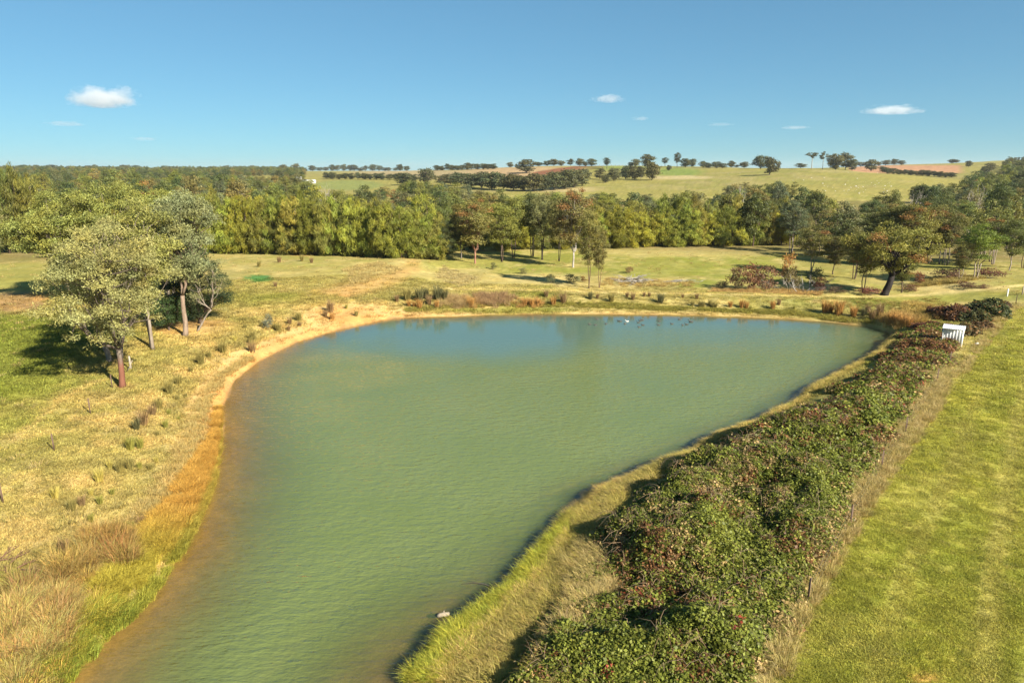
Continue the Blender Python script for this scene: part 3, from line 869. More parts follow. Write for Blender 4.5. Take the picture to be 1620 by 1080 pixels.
# --- the she-oak windbreak: two rows
def row(pxs, ys, heights, name, labels, group, cols, dy=0):
    for i, px_ in enumerate(pxs):
        yb = np.interp(px_, *ys); x, y, z = px2w(px_, yb)
        y += dy + rngT.randn() * .5; x += rngT.randn() * .4 + dy * (px_ - 810) / 1080
        hh = np.interp(px_, *heights) * (.80 + .36 * rngT.rand())
        c = vary(cols[0] if rngT.rand() > .35 else cols[1], .34)
        tree(name, labels(px_), 'tree', CAS[rngT.randint(6)], x, y, rngT.rand() * 6.28, (1.1 * (.9 + .3 * rngT.rand()),) * 2 + (hh / 11,), c, 0, BROWN_B, group)
row(np.arange(-90, 76, 21), ([-90, 0, 75], [402, 401, 400]), ([-90, 60, 76], [19.5, 18, 14]), 'she_oak', lambda p: 'tall dark feathery she-oak at the far left end of the windbreak', 'tall she-oaks at the left end of the windbreak', ((.082, .104, .024), (.098, .110, .026)))
row(np.arange(86, 320, 18), ([80, 330], [400, 400]), ([80, 300], [13.0, 12]), 'she_oak', lambda p: 'feathery yellow green she-oak behind the gum clump', 'she-oaks of the windbreak behind the gum clump', (CAS_L, CAS_B))
row(np.arange(335, 700, 15), ([330, 400, 560, 700], [400, 401, 405, 411]), ([330, 400, 560, 640, 700], [13, 12.5, 11.8, 11, 10]), 'she_oak', lambda p: 'feathery she-oak in the left windbreak', 'she-oaks of the windbreak beyond the left paddock', (CAS_L, CAS_B))
row(np.arange(325, 700, 22), ([330, 700], [399, 404]), ([330, 700], [14, 12.0]), 'she_oak', lambda p: 'brownish she-oak top behind the left windbreak', 'she-oaks in the second row of the left windbreak', (CAS_B, CAS_L), dy=6)
row(np.arange(962, 1250, 15), ([960, 1250], [392, 387]), ([960, 1100, 1250], [10.0, 11.5, 10.5]), 'she_oak', lambda p: 'feathery she-oak in the middle windbreak', 'she-oaks of the windbreak beyond the middle paddock', (CAS_L, CAS_B))
row(np.arange(975, 1240, 24), ([960, 1250], [389, 385]), ([960, 1250], [12.0, 11.5]), 'she_oak', lambda p: 'brownish she-oak top behind the middle windbreak', 'she-oaks in the second row of the middle windbreak', (CAS_B, CAS_L), dy=6)
row(np.arange(705, 960, 26), ([705, 960], [400, 393]), ([705, 960], [10.5, 10]), 'she_oak', lambda p: 'shaded she-oak behind the gums on the dam wall', 'she-oaks behind the middle gums', (CAS_L, MID_L), dy=3)

# --- gums in the middle, each with its own look: px, py, height px, width px, mesh, colour, warm, bark, label, name
MIDT = [
 (704, 411, 62, 60, 5, DEEP_L, 0, DARK_B, 'dark dense pine in shade at the right end of the left windbreak', 'pine_tree'),
 (752, 417, 104, 76, 0, (.125, .128, .045), .22, (.40, .22, .15), 'gum with orange tufts of leaves in its crown and a pale reddish trunk', 'gum_tree'),
 (729, 409, 84, 52, 3, (.115, .115, .036), .0, GREY_B, 'brownish olive gum left of the orange tufted gum', 'gum_tree'),
 (793, 414, 92, 70, 1, (.130, .150, .040), .0, BROWN_B, 'bright olive gum between the orange tufted gum and the grey trunked gum', 'gum_tree'),
 (812, 408, 98, 60, 4, (.128, .150, .042), 0, BROWN_B, 'green gum behind the bright olive gum in the middle clump', 'gum_tree'),
 (842, 406, 100, 62, 2, (.088, .112, .050), .0, DARK_B, 'dark stemmed grey green gum in the middle clump', 'gum_tree'),
 (858, 411, 104, 58, 5, (.120, .135, .062), .0, DARK_B, 'grey green gum with two dark stems in the middle clump', 'gum_tree'),
 (884, 413, 96, 44, 1, (.105, .110, .042), .08, DARK_B, 'thin dark stemmed gum left of the grey trunked gum', 'gum_tree'),
 (907, 423, 126, 76, 0, (.112, .108, .046), .34, (.50, .47, .43), 'tallest gum of the middle clump with thick grey trunk and orange top', 'gum_tree'),
 (932, 456, 124, 56, 4, (.135, .140, .046), .0, (.16, .10, .075), 'slender dark stemmed gum standing just behind the dam wall', 'gum_tree'),
 (948, 455, 96, 36, 1, (.130, .130, .048), .05, (.18, .11, .08), 'thin gum right beside the slender dark stemmed gum', 'gum_tree'),
 (1001, 389, 70, 52, 3, (.150, .160, .044), .0, (.36, .26, .18), 'round crowned gum standing in front of the middle windbreak', 'gum_tree'),
 (935, 392, 70, 50, 2, (.150, .155, .036), .12, GREY_B, 'yellowish gum behind the grey trunked gum', 'gum_tree'),
 (1283, 432, 76, 76, 5, (.098, .105, .034), .05, (.42, .36, .28), 'dense round gum left of the right hand grove, with pale trunk', 'gum_tree'),
 (1366, 461, 92, 66, 1, (.100, .112, .034), .10, (.44, .33, .25), 'gum with a pale straight trunk left of the black trunked gum', 'gum_tree'),
 (1351, 441, 78, 62, 2, (.090, .098, .034), .0, BROWN_B, 'olive gum with thin stems behind the pale trunked gum', 'gum_tree'),
 (1318, 434, 60, 46, 3, (.085, .092, .034), .08, BROWN_B, 'small gum between the dense round gum and the grove', 'gum_tree'),
 (1425, 463, 70, 50, 3, (.092, .112, .030), .18, BROWN_B, 'slim gum with yellowing leaves right of the black trunked gum', 'gum_tree'),
 (1518, 443, 62, 46, 1, (.095, .105, .034), .18, PALE_B, 'thin pale stemmed gum among the red brambles on the right', 'gum_tree'),
 (1543, 441, 88, 84, 5, (.098, .145, .026), .0, (.42, .36, .28), 'bright green many stemmed gum among red brambles on the right', 'gum_tree'),
 (1597, 428, 84, 52, 0, (.078, .100, .030), .0, (.38, .33, .28), 'upright dark green gum with bare grey trunk near the right edge', 'gum_tree'),
 (1619, 424, 76, 50, 2, (.085, .105, .030), .0, BROWN_B, 'green gum cut by the right edge of the view', 'gum_tree'),
 (1497, 419, 84, 62, 2, (.100, .110, .036), .15, PALE_B, 'gum with crowded pale stems behind the bright green gum', 'gum_tree'),
 (1468, 417, 92, 66, 4, (.110, .112, .036), .30, PALE_B, 'gum with orange leaves behind the black trunked gum', 'gum_tree'),
 (1440, 422, 104, 76, 0, (.115, .120, .034), .25, PALE_B, 'tall gum with orange and yellow crown behind the black trunked gum', 'gum_tree'),
 (1412, 420, 92, 70, 3, (.090, .105, .034), .08, BROWN_B, 'dark gum straight behind the black trunked gum', 'gum_tree'),
 (1570, 418, 82, 66, 5, (.085, .105, .030), .05, PALE_B, 'dark green gum between the bright green gum and the upright gum', 'gum_tree'),
 (1385, 418, 90, 70, 1, (.082, .095, .034), .0, BROWN_B, 'deep green gum in the shade left behind the black trunked gum', 'gum_tree'),
]
for (px_, py_, hp, wp, mi, lc, wm_, bk, lab, nm) in MIDT:
    if nm != 'pine_tree': lc = (lc[0] * 1.2, lc[1] * 1.15, lc[2] * 1.0)
    wm_ *= .6
    x, y, z = px2w(px_, py_)
    sc = view_dist(x, y, z) / FPX
    if nm == 'pine_tree': ms = pine
    else: ms = NEARG[mi]
    h0, r0 = (9.4, 4.2) if nm == 'pine_tree' else (13.0, 3.6 + .5 * (mi % 3))
    sx = wp * sc / (2 * r0 + 1.2); sz = hp * sc / h0
    tree(nm, lab, 'tree', ms, x, y, rngT.rand() * 6.28, (sx, sx, sz), lc, wm_, bk)
# the spreading black-trunked gum
x, y, z = px2w(1398, 467)
big = gum(51, H=11.6, R=8.2, cb=.30, ncl=80, cr=1.35, nl=120, L=.30, W=.13, stems=1, tr=.62, irregular=.4, lean=(.9, 0), skew=(1.5, 0))
tree('gum_tree', 'spreading gum with a thick black forked trunk beside the dam wall track', 'tree', big, x, y, 0, 1.0, (.160, .162, .036), .05, (.035, .030, .028))

# bare dead trees standing in the wood
for (px_, dist_, hh, mi, lab) in ((517, 186, 14.5, 1, 'bare white dead tree poking out of the left windbreak'), (1172, 214, 14.0, 3, 'bare pale dead tree in the wood below the stony hill'), (1545, 205, 14.5, 2, 'bleached dead tree behind the bright green gum'), (1452, 196, 14.0, 4, 'pale dead limbs standing among the orange leaved gums')):
    u_, f_, _ = px_dir(px_, 300); x, y = u_ / f_ * dist_, dist_
    e = empty('dead_tree', (x, y, gz(x, y) - .1), mi * 1.3, (.9, .9, hh / 11.5)); tag(e, lab, 'dead tree')
    obj('trunk', NEARG[mi][0], e, color=(.50, .46, .40, 1))
# shrubs: px, py(base), height px, width px, colour, warm, label
SH = [
 (1165, 457, 38, 52, (.125, .075, .040), 0, 'rounded rust brown shrub at the left of the fallen branches'),
 (1142, 457, 14, 28, (.050, .045, .025), 0, 'low dark shrub at the left foot of the rust brown shrub'),
 (1186, 458, 44, 60, (.145, .072, .038), 0, 'tallest rust red domed shrub beyond the dam wall'),
 (1212, 459, 40, 60, (.120, .068, .038), 0, 'brown red shrub between the domed shrub and the orange one'),
 (1243, 448, 50, 40, (.235, .125, .035), 0, 'orange yellow shrub with white stems in front of the dense round gum'),
 (1250, 458, 34, 48, (.140, .120, .055), 0, 'dry tan bush among bare branches beyond the dam wall'),
 (1288, 452, 32, 34, (.12, .13, .055), 0, 'grey green bush below the dense round gum'),
 (1298, 461, 24, 34, (.150, .060, .038), 0, 'dark red bramble bush right of the fallen white branches'),
 (1322, 463, 12, 44, (.09, .065, .04), 0, 'low brown bush left of the black trunked gum'),
 (1375, 467, 14, 52, (.135, .055, .040), 0, 'low dark red bramble left of the black trunk'),
 (1452, 450, 22, 30, (.165, .070, .035), 0, 'rusty red bush right of the black trunked gum'),
 (1441, 459, 9, 50, (.120, .065, .040), 0, 'flat brown red bramble right of the black trunk'),
 (1502, 441, 18, 70, (.105, .055, .040), 0, 'wide dark red bramble left of the bright green gum'),
 (1566, 440, 17, 58, (.125, .060, .042), 0, 'rust red bramble right of the bright green gum'),
 (1527, 454, 9, 54, (.110, .065, .042), 0, 'flat brown bramble below the bright green gum'),
 (1556, 456, 7, 24, (.125, .065, .045), 0, 'small flat red bramble in the green paddock'),
 (780, 426, 12, 14, (.125, .135, .055), 0, 'small round bush in the sun before the middle gums'),
 (870, 448, 16, 26, (.095, .110, .050), 0, 'grey green bush behind the dam wall, left of a pair'),
 (905, 448, 17, 34, (.110, .125, .055), 0, 'grey green bush behind the dam wall, right of a pair'),
 (828, 433, 10, 22, (.135, .14, .06), 0, 'low pale bush between the round bush and the dam wall'),
 (922, 446, 10, 10, (.19, .12, .04), 0, 'small rusty bush left of the slender dark stemmed gum'),
 (425, 520, 26, 20, (.125, .145, .11), 0, 'grey sapling bush on the shore slope'),
 (996, 432, 12, 20, (.19, .13, .06), 0, 'dry tan bush behind the pile of dead branches'),
 (1437, 413, 16, 24, (.2, .12, .04), 0, 'orange shrub in the shade under the grove'),
]
for i, (px_, py_, hp, wp, lc, wm_, lab) in enumerate(SH):
    x, y, z = px2w(px_, py_)
    sc = view_dist(x, y, z) / FPX
    sx = wp * sc / 3.6; sz = hp * sc / 2.3
    tree('shrub' if 'bramble' not in lab else 'bramble_bush', lab, 'shrub', BUSH[i % 4], x, y, rngT.rand() * 6.28, (sx, max(sx * .8, .7), sz), lc, 0, (.3, .25, .2))
# ------------------------------------------------------------------ the wood behind the windbreak and the lone trees on the hills
# skyline and hill trees: px, py(base), height px, width px, kind(0 round 1 tall 2 dark), label
HT = [
 (833, 274, 20, 27, 0, 'pale rounded tree alone at the left end of the ploughed strip'),
 (807, 265, 8, 11, 0, 'small round tree on the skyline left of the ploughed strip'), (817, 267, 7, 7, 2, 'tiny dark tree beside the small round skyline tree'),
 (852, 262, 6, 14, 2, ''), (866, 262, 8, 12, 2, ''), (876, 262, 10, 14, 0, ''), (888, 262, 8, 12, 0, ''), (903, 262, 10, 12, 1, ''), (917, 262, 11, 13, 0, ''), (926, 263, 7, 10, 2, ''), (936, 263, 11, 15, 0, ''),
 (960, 267, 18, 15, 1, 'slim open tree on the ridge beside the ridge fence'),
 (949, 284, 16, 18, 0, 'left end tree of the row below the ridge fence'), (958, 289, 12, 14, 2, 'low bush like tree in front of the row below the ridge fence'),
 (971, 286, 20, 21, 0, 'second tree of the row below the ridge fence'), (990, 284, 20, 17, 2, 'third tree of the row below the ridge fence'), (1004, 284, 21, 20, 0, 'fourth tree of the row below the ridge fence'), (1014, 284, 19, 14, 2, 'fifth tree of the row below the ridge fence'),
 (1031, 285, 26, 23, 0, 'largest tree at the right end of the row below the ridge fence'),
 (1005, 264, 12, 14, 0, 'left one of three crowns on the ridge over the tree row'), (1024, 266, 20, 22, 2, 'dark round crown on the ridge over the tree row'), (998, 264, 7, 10, 2, 'small dark crown on the ridge over the tree row'),
 (1052, 262, 14, 14, 1, 'open tree left of the tall narrow ridge tree'), (1058, 270, 8, 8, 1, 'small bare tree below the ridge'), (1071, 265, 24, 14, 1, 'tall narrow tree on the ridge'), (1084, 265, 13, 16, 0, 'round tree right of the tall narrow ridge tree'), (1095, 264, 12, 13, 0, 'outer round tree right of the tall narrow ridge tree'),
 (1112, 266, 10, 17, 2, ''), (1121, 266, 7, 12, 2, ''), (1134, 266, 10, 15, 0, ''), (1143, 266, 7, 16, 2, ''), (1157, 265, 10, 12, 0, ''), (1166, 265, 4, 10, 2, ''), (1177, 265, 9, 14, 0, ''),
 (1203, 267, 20, 24, 2, 'dark wide tree on the open hill crest, left one of a pair'), (1217, 277, 26, 22, 0, 'tree on the hill just below the crest, right one of a pair'), (1232, 262, 10, 7, 1, 'thin little tree right of the pair on the crest'),
 (1266, 266, 7, 17, 0, 'low wide bush on the crest left of the umbrella tree'),
 (1284, 267, 27, 26, 3, 'umbrella shaped tree with a pale trunk on the hill crest'), (1301, 268, 27, 20, 3, 'second umbrella tree with pale trunk on the hill crest'), (1313, 267, 22, 16, 1, 'small tree between the umbrella tree and the dense pair'),
 (1322, 269, 24, 22, 0, 'dense round tree right of the umbrella trees'), (1337, 269, 25, 22, 0, 'dense wide tree right of the umbrella trees'), (1348, 270, 17, 14, 2, 'lower dark tree at the right end of the crest group'),
 (1362, 262, 7, 20, 2, ''), (1378, 271, 17, 18, 0, 'round tree before the pink ploughed slope'), (1390, 262, 5, 9, 2, ''), (1401, 262, 8, 16, 2, ''), (1414, 261, 9, 11, 2, ''), (1426, 261, 7, 12, 2, ''), (1396, 272, 8, 14, 0, 'small pale tree before the pink ploughed slope'),
 (1506, 257, 6, 12, 2, 'flat dark tree on the far skyline over the pink slope'), (1513, 257, 5, 12, 2, 'low dark tree beside the flat skyline tree'), (1532, 264, 9, 10, 2, 'round dark tree on the far right hill'),
 (1565, 271, 13, 18, 0, 'round grey green tree on the far right hillside'), (1557, 281, 16, 18, 2, 'dark green tree below the round hillside tree'), (1606, 253, 4, 4, 1, 'leftmost of the tiny trees on the right skyline'), (1612, 253, 4, 4, 1, 'middle one of the tiny trees on the right skyline'), (1618, 253, 4, 5, 1, 'last of the tiny trees on the right skyline'),
 (675, 291, 24, 28, 0, 'round topped tree with a clear trunk before the tan slope'), (640, 293, 18, 28, 2, 'dark round tree left of the round topped one'), (656, 286, 10, 9, 1, 'small open tree between two round trees'),
 (704, 293, 16, 30, 0, 'broad tree right of the round topped one'), (724, 294, 18, 24, 2, ''), (744, 297, 20, 24, 2, ''), (762, 298, 22, 24, 0, ''), (778, 300, 24, 26, 2, ''), (796, 301, 22, 24, 2, ''), (812, 301, 22, 24, 0, ''), (829, 302, 20, 24, 2, ''), (844, 303, 24, 24, 0, ''), (860, 302, 22, 24, 2, ''), (876, 301, 24, 26, 2, ''), (893, 299, 26, 28, 2, ''), (908, 297, 26, 26, 0, ''), (921, 294, 22, 22, 0, ''),
 (448, 271, 10, 14, 0, 'left one of two round trees on the left skyline'), (468, 272, 12, 14, 0, 'right one of two round trees on the left skyline'), (481, 272, 6, 12, 2, 'low tree right of the two round skyline trees'),
]
for k in range(12): HT.append((1404 + k * 9.2, 275 + k * .55, 7 + 2.2 * rngT.rand(), 13, 2, ''))
for k in range(52): HT.append((22 + k * 8.3 + rngT.rand() * 7, 268.5, 3.6 + 4.8 * rngT.rand(), 9 + 9 * rngT.rand(), rngT.choice([0, 2]), ''))
for k in range(17): HT.append((493 + k * 9.3 + rngT.rand() * 5, 270.5, 4 + 6 * rngT.rand(), 9 + 5 * rngT.rand(), rngT.choice([0, 2]), ''))
for k in range(12): HT.append((690 + k * 8 + rngT.rand() * 3, 270 - k * .2, 7 + 4 * rngT.rand(), 11 + 4 * rngT.rand(), 2, ''))
for k in range(14): HT.append((514 + k * 10 + rngT.rand() * 4, 283.5 + .1 * k, 8 + 3 * rngT.rand(), 13, 2, ''))
HZ = [(0, 110, 'dark tree on the skyline at the far left edge', 'trees along the left skyline'), (110, 240, 'dark tree on the skyline over the gum clump', 'trees along the left skyline'), (240, 360, 'dark tree on the skyline right over the gum clump', 'trees along the left skyline'), (360, 480, 'dark tree on the skyline left of the farmhouse', 'trees along the left skyline'), (480, 640, 'tree in the skyline row above the far green paddock', 'skyline trees over the far green paddock'),
      (640, 800, 'dark tree of the dense skyline clump over the tan slope', 'skyline clump over the tan slope'), (800, 945, 'tree on the crest just above the ploughed strip', 'crest trees above the ploughed strip'),
      (945, 1190, 'low tree on the crest above the open hill', 'low crest trees above the open hill'), (1190, 1700, 'small tree along the pink slope on the right', 'trees along the pink slope')]
UMB = [gum(120 + k, H=9, R=4.6, cb=.58, ncl=16, cr=1.1, nl=40, L=.5, W=.3, stems=1, tr=.24, irregular=.4, fill=.35, outw=1.1, squash=.6) for k in range(2)]
for i, (px_, py_, hp, wp, kd, lab) in enumerate(HT):
    x, y, z = px2w(px_, py_)
    sc = view_dist(x, y, z) / FPX
    grp = None
    if not lab:
        if 700 < px_ < 930 and py_ > 290: lab, grp = 'dark green tree in the long dense belt below the ploughed strip', 'dense belt below the ploughed strip'
        elif 1400 < px_ < 1510 and py_ > 272: lab, grp = 'dark shrubby tree in the hedgerow along the pink slope', 'hedgerow along the pink slope'
        elif 500 < px_ < 665 and py_ > 280: lab, grp = 'dark tree of the row behind the far green paddock', 'tree row behind the far green paddock'
        else:
            for a, b, l2, g2_ in HZ:
                if a <= px_ < b: lab, grp = l2, g2_
    c = {0: (.085, .090, .040), 1: (.075, .080, .040), 2: (.068, .078, .034), 3: (.080, .080, .038)}[kd]
    ms = UMB[i % 2] if kd == 3 else (NEARG[4] if kd == 1 and hp > 12 else RIDGE[i % 5])
    hh, r0 = (9.3, 5.0) if kd == 3 else ((13.4, 4.2) if (kd == 1 and hp > 12) else (8.6, 3.2 + .4 * ((i % 5) % 3)))
    if grp == 'dense belt below the ploughed strip': wp *= 1.25; hp *= 1.1
    tree('tree', lab, 'tree', ms, x, y, rngT.rand() * 6.28, (wp * sc / (2 * r0), wp * sc / (2 * r0), hp * sc / hh), vary(c, .15), 0, (.45, .42, .36) if kd == 3 else GREY_B, grp)

# the wood itself
E_x = [-60, 0, 100, 200, 350, 380, 440, 470, 500, 540, 600, 650, 700, 780, 850, 930, 1000, 1050, 1100, 1150, 1200, 1260, 1300, 1330, 1380, 1400, 1440, 1480, 1540, 1570, 1620, 1700]
E_y = [272, 272, 270, 268, 272, 274, 268, 276, 297, 303, 296, 286, 290, 296, 301, 303, 308, 309, 302, 290, 288, 292, 302, 315, 313, 303, 293, 284, 276, 262, 256, 254]
cand = []
rngF = np.random.RandomState(17)
cell = {}
for t_ in range(60000):
    a = math.radians(-40 + 80 * rngF.rand())
    r = math.sqrt(rngF.rand() * (640 ** 2 - 168 ** 2) + 168 ** 2)
    x, y = r * math.sin(a), r * math.cos(a)
    px0, _ = to_px(np.array([x]), np.array([y]), np.array([2.0])); px0 = float(px0[0])
    r0 = 186 if px0 < 960 else (190 if px0 < 1250 else 158)
    if px0 > 1240 and r < 190 and rngF.rand() < .5: continue
    if r < r0: continue
    sep = 8.0 + r * .010
    key = (int(x // 14), int(y // 14)); ok = True
    for dx_ in (-1, 0, 1):
        for dy_ in (-1, 0, 1):
            for (qx, qy) in cell.get((key[0] + dx_, key[1] + dy_), ()):
                if (qx - x) ** 2 + (qy - y) ** 2 < sep * sep: ok = False
    if not ok: continue
    cell.setdefault(key, []).append((x, y)); cand.append((x, y, r, px0))
CX = np.array([c[0] for c in cand]); CY = np.array([c[1] for c in cand]); CZ = height(CX, CY)
hts = 8.5 + 5.0 * rngF.rand(len(CX)) + 4.5 * (rngF.rand(len(CX)) > .88)
tpx, tpy = to_px(CX, CY, CZ + hts)
ok = tpy > np.interp(tpx, E_x, E_y) - 1 - 5 * rngF.rand(len(CX)) ** 3
# how much of each tree's top stands clear of those in front (a rough horizon buffer, column by column)
order = np.argsort(np.hypot(CX, CY))
hor = np.full(2200, 1e9); vis = np.zeros(len(CX))
for i in order:
    if not ok[i]: continue
    wpx_ = 4.6 * FPX / max(CY[i], 1); c0 = int(tpx[i] + 250 - wpx_); c1 = int(tpx[i] + 250 + wpx_) + 1
    if c1 < 1 or c0 > 2199: continue
    c0 = max(c0, 0); c1 = min(c1, 2200)
    seg = hor[c0:c1]
    vis[i] = np.maximum(0, np.minimum(seg, tpy[i] + 40) - tpy[i]).sum()
    hor[c0:c1] = np.minimum(seg, tpy[i] + 6)
sel = [i for i in order if ok[i] and -40 < tpx[i] < 1665]
selv = sorted(sel, key=lambda i: -vis[i])
indiv = set(selv[:215])
print('wood trees', len(sel), 'visible', sum(vis[i] > 5 for i in sel))
KN = [('olive green', (.125, .142, .038)), ('dark green', (.070, .092, .030)), ('grey green', (.115, .132, .064)), ('yellowish green', (.165, .180, .036)), ('brownish olive', (.145, .135, .048))]
ZN = [(-99, 230, 'behind the gum clump'), (230, 480, 'above the left windbreak'), (480, 600, 'before the far green paddock'), (600, 700, 'above the right end of the left windbreak'), (700, 820, 'above the orange tufted gum'), (820, 960, 'above the tall grey trunked gum'),
      (960, 1100, 'above the middle windbreak'), (1100, 1240, 'below the stony open hill'), (1240, 1360, 'above the dense round gum'), (1360, 1480, 'behind the black trunked gum'), (1480, 1800, 'on the wooded slope at the right')]
stuffP = []
for i in sel:
    r = math.hypot(CX[i], CY[i])
    k = rngF.choice(5, p=[.30, .22, .20, .13, .15]) if tpx[i] < 1240 else rngF.choice(5, p=[.28, .34, .16, .08, .14])
    if i not in indiv:
        if vis[i] > 0 or rngF.rand() < .35: stuffP.append((CX[i], CY[i], CZ[i], hts[i], k))
        continue
    zn = [z_[2] for z_ in ZN if z_[0] <= tpx[i] < z_[1]]
    zn = zn[0] if zn else 'in the wood'
    rk = 'at the wood edge' if r < 235 else ('inside the wood' if r < 330 else 'far back')
    sz = 'tall' if hts[i] > 13.2 else ('low' if hts[i] < 10 else '')
    wide = .85 + .35 * rngF.rand()
    lab = ' '.join(f'{sz} {KN[k][0]} gum {rk} {zn}'.split())
    warm_ = 0.0
    if rngF.rand() < .06 or (1380 < tpx[i] < 1480 and r < 260 and rngF.rand() < .3): warm_ = .2
    ms = NEARG[rngF.randint(6)] if (r < 230 and rngF.rand() < .5) else FARG[rngF.randint(7)]
    h0 = 13 if ms in NEARG else 11
    tree('gum_tree', lab, 'tree', ms, CX[i], CY[i], rngF.rand() * 6.28, (wide, wide, hts[i] / h0), vary(KN[k][1], .2), warm_, [GREY_B, PALE_B, BROWN_B][rngF.randint(3)], 'gums of the wood beyond the paddocks')
# beyond: scattered woodland fading over the low hills on the left and at the far right
far_ = 0
for t_ in range(30000):
    lf = rngF.rand() < .8
    a = math.radians(-42 + (-16.5 + 42) * rngF.rand()) if lf else math.radians(35 + 8 * rngF.rand())
    r = math.sqrt(rngF.rand() * (2100 ** 2 - 600 ** 2) + 600 ** 2) if lf else 500 + 620 * rngF.rand()
    x, y = r * math.sin(a), r * math.cos(a)
    if fbm(np.array([x]), np.array([y]), 130, 3, 91.)[0] < (.50 if lf else .42): continue
    key = (int(x // 15), int(y // 15))
    if key in cell: continue
    cell[key] = [(x, y)]
    z_ = gz(x, y); h_ = 7 + 6 * rngF.rand()
    if far_ > 3600: break
    far_ += 1
    stuffP.append((x, y, z_, h_, rngF.choice(5, p=[.28, .34, .22, .04, .12])))
# what is left of the wood, one mass
pr = []
for k in range(4):
    tm, cm = FARG[k]
    m2 = cm.copy(); m2.name = 'woodland_crown'; m2.materials.clear(); m2.materials.append(M_leaf_p)
    pr.append(proto(m2))
if stuffP:
    a = np.array([(q[0], q[1], q[2] - .3) for q in stuffP])
    o = scatter('distant_woodland', a, np.stack([np.zeros(len(a)), np.zeros(len(a)), rngF.rand(len(a)) * 6.28], 1), np.array([(1.15, 1.15, q[3] / 11) for q in stuffP]),
                np.array([tuple(1.2 * v for v in vary(KN[q[4]][1], .2)) for q in stuffP]), pr)
    tag(o, kind='stuff', label='crowns of the wood that merge into one mass behind the windbreak')
    tag(o, cat='woodland')

# ------------------------------------------------------------------ bramble thicket on the right bank
B_px = [(765, 1140), (812, 1020), (868, 940), (922, 862), (990, 796), (1070, 742), (1150, 700), (1224, 671), (1278, 637), (1328, 609), (1370, 590),
        (1386, 564), (1402, 544), (1425, 527), (1486, 510), (1516, 520), (1528, 548), (1516, 572), (1496, 592), (1470, 622), (1446, 660), (1418, 706), (1385, 765), (1345, 835), (1305, 915), (1262, 1010), (1215, 1140)]
Bw = np.array(wpoly(B_px)); BwB = np.roll(Bw, -1, axis=0)
def bram_h(x, y):
    d = -sdist(x, y, Bw, BwB)
    e = sstep(d + (fbm(x, y, 2.5, 2, 30.) - .5) * 2.0, -0.1, 2.6 + 1.6 * sstep(y, 42, 55))
    lum = fbm(x, y, 4.2, 3, 31.); l2 = fbm(x, y, 1.7, 2, 33.)
    h = e * (0.45 + 1.1 * sstep(lum, .34, .66) + 1.1 * (l2 - .5))
    h = h * (1 - .40 * sstep(y, 42, 58))
    near_shed = np.exp(-(((x - 47.5) / 5.0) ** 2 + ((y - 70.5) / 5.5) ** 2))
    return np.maximum(h, 0) * (1 - .6 * near_shed), d, lum, l2
rngB = np.random.RandomState(5)
g1, g2x = np.meshgrid(np.arange(Bw[:, 0].min() - 1, Bw[:, 0].max() + 1, .35), np.arange(Bw[:, 1].min() - 1, Bw[:, 1].max() + 1, .35), indexing='ij')
bh, bd, _, _ = bram_h(g1.ravel(), g2x.ravel())
bzz = height(g1.ravel(), g2x.ravel())
bi, bj = np.meshgrid(np.arange(g1.shape[0] - 1), np.arange(g1.shape[1] - 1), indexing='ij'); n2_ = g1.shape[1]
BF = np.stack([bi * n2_ + bj, (bi + 1) * n2_ + bj, (bi + 1) * n2_ + bj + 1, bi * n2_ + bj + 1], -1).reshape(-1, 4)
BF = BF[(bh[BF] > .12).all(1)]
us = np.unique(BF); rm = -np.ones(len(bh), int); rm[us] = np.arange(len(us))
M_stem = simple('bramble_stems', (.060, .042, .024), .9, .05, 3.0, .5)
brambles = obj('bramble_stems', mk_mesh('bramble_stems', np.stack([g1.ravel()[us], g2x.ravel()[us], bzz[us] + bh[us] * .72 - .05], 1), rm[BF], M_stem, True))
tag(brambles, kind='stuff', label='brown tangled stems inside the bramble thicket on the right bank')
brambles['category'] = 'bramble'
def spray(name, n, rad, L, W, seed, flat=.6):
    rng = np.random.RandomState(seed)
    d = unit(rng.randn(n, 3)); d[:, 2] = np.abs(d[:, 2]) * flat
    c = d * rad * (rng.rand(n, 1) ** .5)
    nrm = unit(rng.randn(n, 3) * .7 + np.array([0, 0, .9]) + d * .5)
    k = .6 + .8 * rng.rand(n)
    V, F = leaf_quads(c, nrm, L * k, W * k, rng, .15)
    return mk_mesh(name, V, F, M_leaf_p, False, {'rnd': np.repeat(rng.rand(n), 4)})
SPR = [proto(spray('bramble_spray', 46, .34, .105, .075, 200 + k)) for k in range(4)]
SPRd = [proto(spray('bramble_twig', 12, .34, .30, .014, 210 + k, .9)) for k in range(3)]
nB = 34000
q = sample_poly(Bw, nB * 2, rngB)
rq = np.hypot(q[:, 0], q[:, 1])
q = q[rngB.rand(len(q)) < np.clip((34 / rq) ** .8, .35, 1)][:nB]
h, d, lum, l2 = bram_h(q[:, 0], q[:, 1])
ok = h > .1; q, h, d, lum, l2 = q[ok], h[ok], d[ok], lum[ok], l2[ok]
z = height(q[:, 0], q[:, 1])
P = np.stack([q[:, 0], q[:, 1], z + h * (.72 + .30 * rngB.rand(len(q)))], 1)
ppx, ppy = to_px(*P.T)
red = sstep(fbm(q[:, 0], q[:, 1], 3.5, 3, 41.), .48, .70) * .5
red = np.maximum(red, sstep(ppy, 600, 560) * sstep(fbm(q[:, 0], q[:, 1], 2.5, 2, 43.), .25, .5))
red = np.maximum(red, sstep(ppy, 760, 640) * .45 * sstep(fbm(q[:, 0], q[:, 1], 1.6, 2, 44.), .3, .6))
tanm = sstep(fbm(q[:, 0], q[:, 1], 2.8, 3, 47.), .56, .70) * .7
edge = sstep(d, 1.8, .2)
rv = rngB.rand(len(q))
